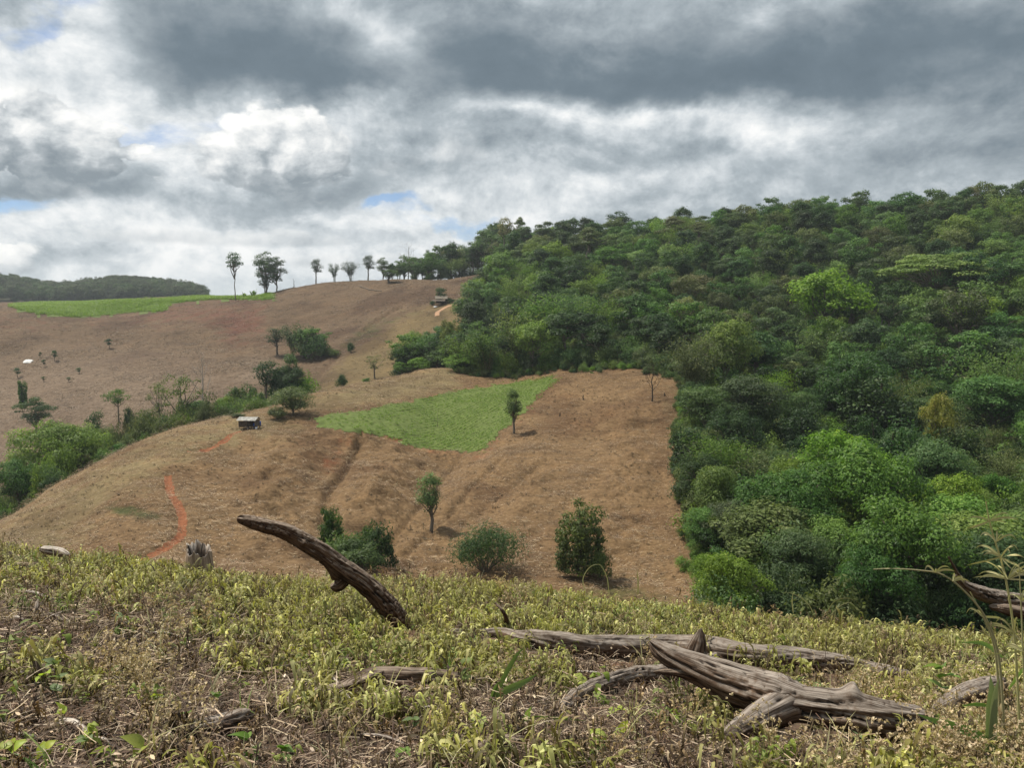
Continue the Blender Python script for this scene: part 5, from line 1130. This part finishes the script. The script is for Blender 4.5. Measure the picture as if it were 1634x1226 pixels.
root = thing('splintered_bark', 'splintered root of pale bark strips in the left weeds', 'bark', B0)
for i in range(7):
    a = RNG.uniform(0, 6.28); e = RNG.uniform(.2, 1.2); d = np.array([cos(a)*cos(e), sin(a)*cos(e), sin(e)])*RNG.uniform(.15, .32); link('strip', log_mesh('strip', [(0, 0, -.02), d*.5+np.array([0, 0, .02]), d], [.022, .018, .008], 400+i, M['palewood'], k=10, step=.02, flat=.4), root)

# ------------------------------------------------------------------ weeds, litter
LM['weed'] = leaf_mat('withered_weed', (.080, .056, .026), (.38, .38, .108), (.74, .72, .30), .38, .6, .02, .22)
LM['dryweed'] = leaf_mat('dry_weed', (.040, .026, .016), (.20, .135, .066), (.46, .36, .20), .22, .7, .015, .28)
LM['greenweed'] = leaf_mat('green_weed', (.090, .115, .022), (.235, .300, .062), (.38, .43, .13), .36, .55, .015, .2)
LM['litter'] = leaf_mat('leaf_litter', (.030, .019, .013), (.150, .096, .062), (.58, .46, .32), .08, .8, .012, .35)
LM['seed'] = leaf_mat('seed_fluff', (.22, .155, .085), (.56, .44, .26), (.74, .64, .42), .25, .8, .01, .2)
LM['lime'] = leaf_mat('lime_leaf', (.20, .27, .025), (.37, .46, .045), (.50, .50, .10), .42, .45, .02, .15)
LM['fresh'] = leaf_mat('fresh_blade', (.09, .17, .03), (.20, .33, .065), (.33, .42, .13), .38, .45, .015, .12)
LM['sage'] = leaf_mat('sage_leaf', (.10, .155, .055), (.22, .29, .13), (.33, .38, .2), .35, .5, .015, .15)
LM['reed'] = leaf_mat('straw_reed', (.20, .19, .075), (.45, .43, .20), (.62, .58, .34), .25, .6, .012, .15)
def strips(rows, m, name='sprig'):
    """rows of (centre line n x 3, half widths n, side vector, tone): folded ribbons"""
    V, Fq, tn, b = [], [], [], 0
    for c, w, s, to in rows:
        n = len(c); w = np.asarray(w, float)[:, None]; V.append(np.stack([c-s*w, c+np.array([0, 0, -.3])*w*.6, c+s*w], 1).reshape(-1, 3))
        for k in range(n-1): Fq += [[b+3*k, b+3*k+1, b+3*k+4, b+3*k+3], [b+3*k+1, b+3*k+2, b+3*k+5, b+3*k+4]]
        b += 3*n; tn.append(np.full(3*n, to))
    return mesh_np(name, np.vstack(V), np.array(Fq), dict(tone=np.clip(np.concatenate(tn), 0, 1)), [LM[m]])
def weed(seed, m, h=.22, nl=7, ns=3, ll=.075, lw=.013, droop=1.0, tone=.6):
    rng = np.random.default_rng(seed); rows = []
    for s in range(ns):
        a = rng.uniform(0, 6.28); e = np.array([cos(a), sin(a), 0])*rng.uniform(.1, .6)*h; hh = h*rng.uniform(.6, 1.15); t = np.linspace(0, 1, 4)[:, None]; st = np.array([rng.normal()*.03, rng.normal()*.03, -.02])+e*t**1.5+np.array([0, 0, hh])*t; rows.append((st, np.array([.0035, .003, .0025, .0015]), np.array([-sin(a), cos(a), 0]), .12+.1*rng.random()))
        for k in range(nl):
            q = .25+.75*(k+.6)/nl; p = np.array([np.interp(q, t[:, 0], st[:, j]) for j in range(3)]); b = rng.uniform(0, 6.28); d = np.array([cos(b), sin(b), 0]); L = ll*rng.uniform(.55, 1.3); u = np.linspace(0, 1, 5)[:, None]; up = rng.uniform(.1, .8); dr = droop*rng.uniform(.5, 1.6)
            c = p+d*L*(u-.30*u**3)+np.array([0, 0, 1.])*L*(up*u-(up+dr*.8)*u**2.2); c += rng.normal(size=c.shape)*.004; w = lw*rng.uniform(.6, 1.2)*np.array([.25, .9, 1., .65, .08]); rows.append((c, w, unit(np.array([-sin(b), cos(b), rng.normal()*.35])), tone+.27*rng.normal()-.45*(q < .55)*rng.random()))
    return strips(rows, m)
def litter(seed, n=34, R=.17):
    rng = np.random.default_rng(seed); rows = []
    for i in range(n):
        a = rng.uniform(0, 6.28); d = np.array([cos(a), sin(a), 0]); tw = rng.random() < .5; L = rng.uniform(.07, .24) if tw else rng.uniform(.025, .06); p = np.array([*(rng.normal(size=2)*R), rng.uniform(.0, .035)]); u = np.linspace(-.5, .5, 4)[:, None]
        c = p+d*L*u+np.array([0, 0, 1.])*(rng.normal()*.12*L*u+rng.uniform(-.2, .5)*L*(.25-u*u)); w = (np.full(4, rng.uniform(.0014, .004)) if tw else rng.uniform(.004, .011)*np.array([.15, 1, .8, .1])); rows.append((c, w, unit(np.array([-sin(a), cos(a), rng.normal()*.6])), (.60 if tw else .36)+.24*rng.normal()))
    return strips(rows, 'litter')
def seedweed(seed, h=.34):
    rng = np.random.default_rng(seed); rows = []
    for s in range(7):
        a = rng.uniform(0, 6.28); d = np.array([cos(a), sin(a), 0]); t = np.linspace(0, 1, 4)[:, None]; hh = h*rng.uniform(.55, 1.1); st = d*t**1.6*h*rng.uniform(.15, .55)+np.array([0, 0, hh])*t; rows.append((st, np.full(4, .0022), np.array([-sin(a), cos(a), 0]), .2))
        for q in range(5):
            pc = st[2+(q > 1)]+rng.normal(size=3)*.022+np.array([0, 0, .01])
            for f in range(6): v = unit(rng.normal(size=3)+np.array([0, 0, .4]))*rng.uniform(.010, .021); rows.append((np.array([pc, pc+v]), np.array([.0025, .008]), unit(np.cross(v, rng.normal(size=3))), .55+.25*rng.normal()))
    return strips(rows, 'seed')
def grasspr(seed, m='reed', h=.4, n=8):
    rng = np.random.default_rng(seed); rows = []
    for i in range(n):
        a = rng.uniform(0, 6.28); d = np.array([cos(a), sin(a), 0]); u = np.linspace(0, 1, 6)[:, None]; L = h*rng.uniform(.5, 1.15); o = rng.uniform(.2, .9); c = np.array([*(rng.normal(size=2)*.03), 0])+d*L*o*u**1.7+np.array([0, 0, L])*(u*1.05-.5*o*u**2.6); rows.append((c, .0045*np.array([.8, 1, 1, .8, .5, .1]), np.array([-sin(a), cos(a), 0]), .5+.25*rng.normal()))
    return strips(rows, m)
W_Y = [weed(500+i, 'weed', .19+.035*(i % 5), 9, 3, .105+.018*(i % 3), .0118, 1.2, tone=.46+.06*(i % 4)) for i in range(9)]; W_G = [weed(520+i, 'greenweed', .20+.03*(i % 3), 8, 3, .095, .0125, .9, tone=.5+.06*(i % 3)) for i in range(6)]; W_D = [weed(540+i, 'dryweed', .17+.03*(i % 4), 7, 3, .085, .0085, 1.4, tone=.4+.08*(i % 3)) for i in range(8)]
W_L = [litter(560+i) for i in range(9)]; W_S = [seedweed(580+i) for i in range(4)]; W_R = [grasspr(590+i, 'reed') for i in range(4)]; W_GR = [grasspr(600+i, 'fresh', .26, 9) for i in range(3)]
LOGPX = [([(622,1000),(648,1022)], 30), ([(700,1014),(760,1022),(850,1040),(1000,1052),(1130,1060),(1300,1082),(1450,1096)], 18), ([(1150,1100),(1250,1160),(1340,1186),(1430,1190)], 32), ([(1240,1160),(1190,1185),(1145,1205)], 30), ([(890,1146),(1000,1098),(1150,1082)], 12), ([(505,1124),(600,1112),(735,1108)], 16), ([(300,1184),(400,1164)], 12), ([(1490,1140),(1590,1112)], 14), ([(302,902),(336,905)], 9), ([(0,1090),(190,1080)], 7), ([(60,886),(112,892)], 6), ([(745,1220),(835,1196)], 8)]
def off_logs(px, py):
    f = np.ones(len(px))
    for pts, rad in LOGPX:
        d = np.full(len(px), 1e9)
        for a, b in zip(np.array(pts[:-1], float), np.array(pts[1:], float)): ab = b-a; t = np.clip(((px-a[0])*ab[0]+(py-a[1])*ab[1])/(ab@ab), 0, 1); d = np.minimum(d, np.hypot(px-a[0]-t*ab[0], (py-a[1]-t*ab[1])*.8))
        f = np.minimum(f, np.clip((d-rad*.35)/(rad*.8), .12, 1))
    return f
def near_pts(n, d0, d1, keep, sunk=.01):
    d = np.sqrt(RNG.uniform(d0*d0, d1*d1, n)); a = RNG.uniform(-.86, .86, n); x = a*d; z = ground(x, d); px, py = pix(x, d, z); pr = keep(px, py, d, x)*off_logs(px, py); k = RNG.random(n) < pr; return np.column_stack([x, d, z-sunk])[k]
pn = lambda x, d, sc, sd: vnoise(x/sc, d/sc, sd)*.65+vnoise(x/sc*2.7, d/sc*2.7, sd+1)*.35
gs = lambda px, py, cx, cy, rx, ry: np.exp(-((px-cx)/rx)**2-((py-cy)/ry)**2)
def rowf(px, py):                               # 0 at the crest of the weeds, 1 at the bottom of the slope in view
    cr = np.interp(px, [-400, 0, 400, 800, 1200, 1634, 2000], [884, 896, 932, 955, 1006, 1052, 1070]); return (py-cr)/(1226-cr)
BARE = lambda px, py: np.clip(1.2*gs(px, py, 120, 1150, 330, 130)+1.1*gs(px, py, 600, 1190, 420, 80)+1.0*gs(px, py, 1050, 1160, 240, 70)+.7*gs(px, py, 150, 1020, 260, 60)+.45*gs(px, py, 1000, 1060, 160, 26)+.3*gs(px, py, 930, 985, 90, 20), 0, 1.15)
LUSH = lambda px, py: np.clip(gs(px, py, 620, 1030, 200, 60)+gs(px, py, 200, 930, 260, 40)+.8*gs(px, py, 560, 950, 260, 40)+.9*gs(px, py, 850, 990, 200, 40)+.8*gs(px, py, 1300, 1030, 260, 40)+.6*gs(px, py, 740, 1100, 90, 60), 0, 1)
def k_y(px, py, d, x): return np.clip((.50+.75*LUSH(px, py)-.62*BARE(px, py)-.55*gs(px, py, 1480, 1200, 200, 50)-.3*gs(px, py, 1350, 1010, 200, 24)+(pn(x, d, 1.2, 90)-.5)*3.2), .0, 1)
def k_d(px, py, d, x): return np.clip(.42+.35*gs(px, py, 1360, 995, 130, 22)+.1*BARE(px, py)+(pn(x, d, .8, 95)-.5)*2.0, .03, 1)
def k_g(px, py, d, x): return np.clip(1.0*gs(px, py, 1130, 975, 210, 26)+.45*gs(px, py, 620, 1045, 190, 50)+.35*gs(px, py, 150, 900, 200, 30)+.5*gs(px, py, 1600, 1010, 120, 50)+.3*gs(px, py, 980, 1000, 260, 30)-.05+(pn(x, d, .7, 99)-.5)*.5, 0, 1)
def tilt(n, k=.14): return np.column_stack([RNG.normal(size=n)*k, RNG.normal(size=n)*k, RNG.uniform(0, 6.28, n)])
def sprinkle(name, label, cat, n, d0, d1, keep, protos, s0, s1, k=.14):
    p = near_pts(n, d0, d1, keep); tag(scatter(name, p, tilt(len(p), k), RNG.uniform(s0, s1, len(p)), protos), label, cat); print(name, len(p))
sprinkle('withered_weeds', 'yellowing wilted weeds covering the near slope', 'weeds', 16000, 3.4, 17.5, k_y, W_Y, .55, 1.35)
sprinkle('dry_weeds', 'brown dried weeds among the wilted ones', 'weeds', 12500, 3.2, 17.5, k_d, W_D, .5, 1.2)
sprinkle('green_weeds', 'fresher green weeds along the crest', 'weeds', 12000, 3.4, 18, k_g, W_G, .6, 1.2)
W_B = [weed(620+i, 'greenweed', .16+.03*i, 5, 2, .12, .030, .6, tone=.5+.06*i) for i in range(4)]; W_T = [weed(640+i, 'dryweed', .42+.05*i, 10, 2, .07, .008, 1.2, tone=.5) for i in range(4)]
sprinkle('broad_weeds', 'broad leaved fresh weeds scattered through the wilted ones', 'weeds', 2600, 3.2, 17, lambda px, py, d, x: np.clip((pn(x, d, .6, 131)-.52)*4+.25*gs(px, py, 1330, 1100, 160, 30), 0, 1), W_B, .5, 1.1)
sprinkle('tall_dry_weeds', 'taller dry brown weed stalks', 'weeds', 2400, 3.4, 17, lambda px, py, d, x: np.clip((pn(x, d, 1.1, 137)-.45)*2.5, 0, 1), W_T, .6, 1.3)
sprinkle('leaf_litter', 'dead leaves and twigs lying on the near slope', 'litter', 19000, 2.6, 15, lambda px, py, d, x: np.clip(.25+.8*BARE(px, py)+.4*(d < 7), 0, 1), W_L, .6, 1.2, .1)
sprinkle('seeding_weeds', 'tan weeds gone to fluffy seed', 'weeds', 9000, 3.0, 16, lambda px, py, d, x: np.clip(1.2*gs(px, py, 1480, 1195, 220, 60)+.75*gs(px, py, 225, 1110, 55, 32)+.6*gs(px, py, 268, 1185, 50, 28)+.015+.2*gs(px, py, 900, 950, 800, 20)*(pn(x, d, 1.2, 66) > .55), 0, 1), W_S, .6, 1.25)
sprinkle('dry_grass', 'thin straw grass stalks among the weeds', 'grass', 3800, 3.2, 17.5, lambda px, py, d, x: np.clip(.16+.9*gs(px, py, 1640, 1080, 150, 140)+.3*gs(px, py, 1330, 960, 200, 40), 0, 1), W_R, .45, 1.2)
sprinkle('green_grass', 'green grass tufts at the right edge of the weeds', 'grass', 1500, 3.2, 17, lambda px, py, d, x: np.clip(.02+.6*gs(px, py, 1640, 1060, 130, 110)+.5*gs(px, py, 780, 1110, 70, 60), 0, 1), W_GR, .6, 1.2)

sprinkle('crest_stalks', 'taller wilted weeds breaking the line of the crest', 'weeds', 900, 11, 16.5, lambda px, py, d, x: np.clip(.35+(pn(x, d, .8, 120)-.5)*2, 0, 1), W_Y+W_D[:3], 1.0, 1.7)
# ------------------------------------------------------------------ single young plants in the foreground
def heart(name, size, m, seed, long=1.25):
    rng = np.random.default_rng(seed); u = np.linspace(0, 1, 7); w = np.array([.10, .42, .52, .48, .36, .18, .01])*size*.9; c = np.column_stack([u*size*long, np.zeros(7), size*(.20*u-.55*u**2)]); V = []
    for k in range(7): V += [c[k]+np.array([-.10*size*(k == 1), -w[k], w[k]*.32]), c[k], c[k]+np.array([-.10*size*(k == 1), w[k], w[k]*.32])]
    Fq = []
    for k in range(6): Fq += [[3*k, 3*k+1, 3*k+4, 3*k+3], [3*k+1, 3*k+2, 3*k+5, 3*k+4]]
    return mesh_np(name, np.array(V), np.array(Fq), dict(tone=np.full(21, .5)+rng.normal()*.2), [LM[m]])
HL = {m: [heart('leaf', 1., m, 700+i, 1.1+.25*i) for i in range(3)] for m in ('lime', 'fresh', 'sage', 'weed')}
def seedling(px, py, top, nl, lpx, m, label, seed):
    rng = np.random.default_rng(seed); b = Vector(hits([(px, py)], 3, 17)[0]); h = max(.05, P(px, top, b.y).z-b.z); t = thing('seedling', label, 'seedling', b); B = Tubes(); st = wander(rng, (0, 0, -.03), (rng.normal()*.03, 0, h), 5, .05); B.tube(st, np.linspace(.004, .002, 5), 5); link('stem', B.mesh('stem', M['culm']), t); s = lpx/F*b.y*.72
    for i in range(nl):
        p = Vector(st[-1] if i < 2 else st[rng.integers(2, 5)]); o = link('leaf', HL[m][rng.integers(3)], t); o.location = p; o.scale = (s*rng.uniform(.75, 1.15),)*3; o.rotation_euler = (rng.normal()*.35, rng.uniform(-.9, .1), rng.uniform(0, 6.28) if nl > 2 else rng.uniform(-2.6, -.5))
for i, q in enumerate([
 (66, 1120, 1078, 2, 24, 'lime', 'seedling with a lime yellow leaf by the long pale stick'), (262, 1135, 1112, 1, 30, 'lime', 'single round lime leaf in the lower left litter'), (350, 1135, 1108, 2, 30, 'fresh', 'pale green oval leaf right of the lime ones'), (400, 1215, 1180, 7, 30, 'fresh', 'leafy green seedling at the bottom by the short log'),
 (68, 1215, 1195, 4, 30, 'lime', 'yellow green leaf group at the bottom left corner'), (162, 1180, 1160, 1, 26, 'lime', 'lone lime leaf above the slanting stick'), (218, 1222, 1192, 2, 34, 'lime', 'pair of long lime leaves at the bottom left'), (134, 1205, 1180, 2, 28, 'sage', 'grey green folded leaf by the slanting stick'),
 (185, 1215, 1200, 2, 34, 'lime', 'lime leaf beside the pale rising stick'), (390, 1102, 1090, 1, 20, 'lime', 'small lime leaf near the centre left'), (418, 1098, 1085, 1, 22, 'lime', 'upright lime leaf left of the half buried log'), (985, 1160, 1132, 2, 22, 'lime', 'folded lime leaf below the crooked limb'),
 (30, 1215, 1190, 4, 32, 'lime', 'lime leaved seedling nearest the bottom left corner'), (300, 1170, 1140, 2, 26, 'fresh', 'green leaf pair behind the short log, lower left'), (105, 1168, 1140, 3, 24, 'lime', 'small lime seedling under the tall stemmed plant'), (450, 1222, 1196, 4, 28, 'fresh', 'fresh seedling at the bottom edge right of the leafy one'),
 (995, 1185, 1168, 3, 20, 'lime', 'small lime seedling in the litter before the forked log'), (985, 1224, 1208, 3, 24, 'weed', 'yellowed seedling at the bottom edge, centre right'), (1498, 1130, 1068, 7, 34, 'fresh', 'big leaved green plant beside the bleached log end'), (1360, 1190, 1165, 6, 22, 'sage', 'sage green seedling under the forked log'),
 (1270, 1105, 1088, 4, 20, 'sage', 'sage leaves behind the forked log'), (1300, 1115, 1098, 4, 22, 'fresh', 'green leaves behind the forked log, next to the sage ones'), (1285, 1078, 1058, 3, 24, 'weed', 'wilted leaves hanging over the long grey log'), (660, 1180, 1150, 4, 18, 'sage', 'small pale seedling right of the thin stick'),
 (655, 1215, 1195, 4, 22, 'fresh', 'seedling with yellow tips at the bottom centre'), (725, 1195, 1180, 3, 20, 'fresh', 'two leaved seedling before the dark short log'), (90, 1140, 1060, 9, 20, 'sage', 'tall stemmed green plant beside the lime yellow leaf'), (198, 1010, 985, 8, 14, 'sage', 'pale leafy weed sticking up in the left weeds'), (385, 1030, 1020, 4, 12, 'fresh', 'small green rosette in the middle weeds')]): seedling(*q, 800+i)
def blade(name, pix_pts, D, wpx, m, parent=None, tone=.5, DD=0., twist=0.):
    p = np.array([tuple(P(x, y, D+DD*k/(len(pix_pts)-1))) for k, (x, y) in enumerate(pix_pts)]); c = catmull(p, 14); u = np.linspace(0, 1, 14); w = wpx/2/F*D*np.clip(np.minimum(u*6+.35, 1), 0, 1)*np.clip((1-u)*2.2, .03, 1); tn = unit(np.gradient(c, axis=0)); s = unit(np.cross(tn, np.array([.15+twist, -1., .25]))); V = np.stack([c-s*w[:, None], c+np.array([0, .25, -.25])*w[:, None], c+s*w[:, None]], 1).reshape(-1, 3); Fq = []
    for k in range(13): Fq += [[3*k, 3*k+1, 3*k+4, 3*k+3], [3*k+1, 3*k+2, 3*k+5, 3*k+4]]
    o_ = Vector(p[0]) if parent is None else parent.location; o = link(name, mesh_np(name, V-np.array(o_), np.array(Fq), dict(tone=np.full(len(V), tone)), [LM[m]]), parent)
    if parent is None: o.location = o_
    return o
def grassplant(name, label, cat, blades, D, m):
    b0 = blades[0][0][0]; t = thing(name, label, cat, P(b0[0], b0[1], D))
    for pts, w, *r in blades: blade('leaf', pts, D, w, r[0] if r else m, t, .5+RNG.normal()*.15, RNG.normal()*.05)
Dg = nearD(790, 1130); grassplant('grass_tuft', 'green broad grass blades slanting up beside the long log', 'grass', [([(778, 1138), (800, 1090), (822, 1050), (838, 1032)], 8), ([(785, 1118), (805, 1104), (835, 1090), (860, 1074)], 12), ([(782, 1125), (790, 1100), (800, 1085)], 7)], Dg, 'fresh')
Dg = nearD(815, 1160); grassplant('grass_tuft', 'spreading grass blades lying low in the centre foreground', 'grass', [([(812, 1150), (830, 1168), (848, 1184), (860, 1194)], 10), ([(812, 1152), (802, 1172), (802, 1198)], 8), ([(815, 1150), (850, 1146), (900, 1148), (936, 1151)], 6), ([(812, 1150), (790, 1152), (760, 1160)], 5), ([(840, 1158), (842, 1140), (848, 1128)], 10)], Dg, 'fresh')
Dg = nearD(748, 1040); grassplant('grass_tuft', 'single pale green blade by the left end of the long log', 'grass', [([(760, 1034), (752, 1024), (747, 1014)], 11)], Dg, 'fresh')
Dg = nearD(1600, 1226)
def reed(label, stem, D, w, whorls, m='reed', leafm='reed', nl=7, ll=50):
    t = thing('tall_grass', label, 'grass', P(*stem[0], D)); pts = [P(x, y, D)-t.location for x, y in stem]; c = catmull([tuple(p) for p in pts], 30); B = Tubes(); B.tube(c, np.linspace(w, w*.35, 30)/2/F*D, 6); me = B.mesh('stem', LM[m]); at = me.attributes.new('tone', 'FLOAT', 'POINT'); at.data.foreach_set('value', np.full(len(me.vertices), .6, np.float32)); link('stem', me, t)
    for (x, y, L, n) in whorls:
        for k in range(n):
            a = RNG.uniform(-2.9, .3) if RNG.random() < .7 else RNG.uniform(0, 6.28); L2 = L*RNG.uniform(.5, 1.15); dx, dy = cos(a)*L2, sin(a)*L2*.55; blade('leaf', [(x, y), (x+dx*.4, y+dy*.55), (x+dx*.75, y+dy*.8+2), (x+dx, y+dy*.8+8*RNG.random()+4)], D+RNG.normal()*.03, RNG.uniform(1.8, 3.6), leafm, t, .55+.2*RNG.normal(), RNG.normal()*.12)
reed('pale reed stem arching left far over the wood', [(1602, 1205), (1600, 1120), (1592, 1040), (1572, 985), (1540, 945), (1505, 918), (1470, 911), (1425, 908), (1394, 909)], Dg+.1, 4.5, [(1492, 914, 34, 4), (1520, 928, 40, 5)])
reed('second straw stem leaning left behind the arching one', [(1596, 1200), (1594, 1110), (1586, 1030), (1566, 980), (1548, 945)], Dg+.2, 5, [(1568, 985, 40, 5)])
reed('tallest reed with whorls of narrow leaves against the wood', [(1628, 1215), (1625, 1120), (1618, 1010), (1606, 930), (1596, 890), (1585, 855), (1578, 828), (1573, 800)], Dg, 4.5, [(1579, 832, 46, 7), (1590, 865, 44, 6), (1597, 890, 62, 11), (1608, 925, 84, 14), (1618, 1010, 60, 7)], leafm='reed')
reed('thin reed standing at the very right edge', [(1640, 1180), (1634, 1080), (1630, 980), (1626, 900)], Dg-.2, 4, [(1630, 960, 50, 8), (1632, 1040, 60, 8)])
grassplant('broad_grass', 'upright broad blue-green blade at the lower right', 'grass', [([(1580, 1222), (1582, 1160), (1583, 1110), (1580, 1078)], 22, 'sage'), ([(1582, 1220), (1584, 1160), (1588, 1110), (1594, 1082)], 14, 'sage'), ([(1578, 1182), (1540, 1166), (1500, 1154), (1462, 1140)], 15, 'fresh'), ([(1584, 1208), (1605, 1212), (1634, 1222), (1660, 1236)], 16, 'fresh')], Dg-.25, 'fresh')
grassplant('grass_tuft', 'drooping grass blades below the bleached log end', 'grass', [([(1600, 1130), (1560, 1125), (1530, 1128)], 6), ([(1600, 1050), (1570, 1028), (1530, 1026)], 7), ([(1610, 1100), (1640, 1060), (1660, 1050)], 6), ([(1605, 1190), (1625, 1160), (1650, 1150)], 7)], Dg+.3, 'fresh')
Dg = nearD(1300, 985); grassplant('dry_stalks', 'dry curling stalks standing on the crest before the wood', 'grass', [([(1300, 985), (1290, 965), (1270, 950), (1245, 944)], 1.5), ([(1318, 982), (1330, 962), (1350, 955), (1372, 962)], 1.5), ([(1322, 985), (1340, 968), (1356, 962), (1366, 970)], 1.5), ([(1266, 980), (1264, 960), (1266, 945)], 2), ([(1330, 1005), (1332, 985), (1334, 968)], 2)], Dg, 'reed')
Dg = nearD(920, 935); grassplant('dry_stalks', 'curling straw stalks at the foot of the tall creeper-hung bush', 'grass', [([(936, 950), (930, 925), (942, 905), (958, 902), (966, 915)], 1.4), ([(972, 950), (968, 920), (955, 898)], 1.4), ([(1018, 950), (1018, 925), (1016, 908)], 2)], Dg, 'reed')

# ------------------------------------------------------------------ the air
def haze():
    zs = [float(GZ.min())-2., 75.]; s = 3000.
    o = boxes('haze', [(2*s, 2*s, zs[1]-zs[0], (0, 0, (zs[0]+zs[1])/2))], None)
    m = bpy.data.materials.new('haze_air'); m.use_nodes = True; nt = m.node_tree; nt.nodes.clear()
    v = nt.nodes.new('ShaderNodeVolumePrincipled'); v.inputs['Color'].default_value = (.80, .88, .96, 1); v.inputs['Density'].default_value = .00018; v.inputs['Anisotropy'].default_value = .2
    ot = nt.nodes.new('ShaderNodeOutputMaterial'); nt.links.new(v.outputs[0], ot.inputs['Volume']); o.data.materials.clear(); o.data.materials.append(m); tag(o, kind='stuff')
haze()
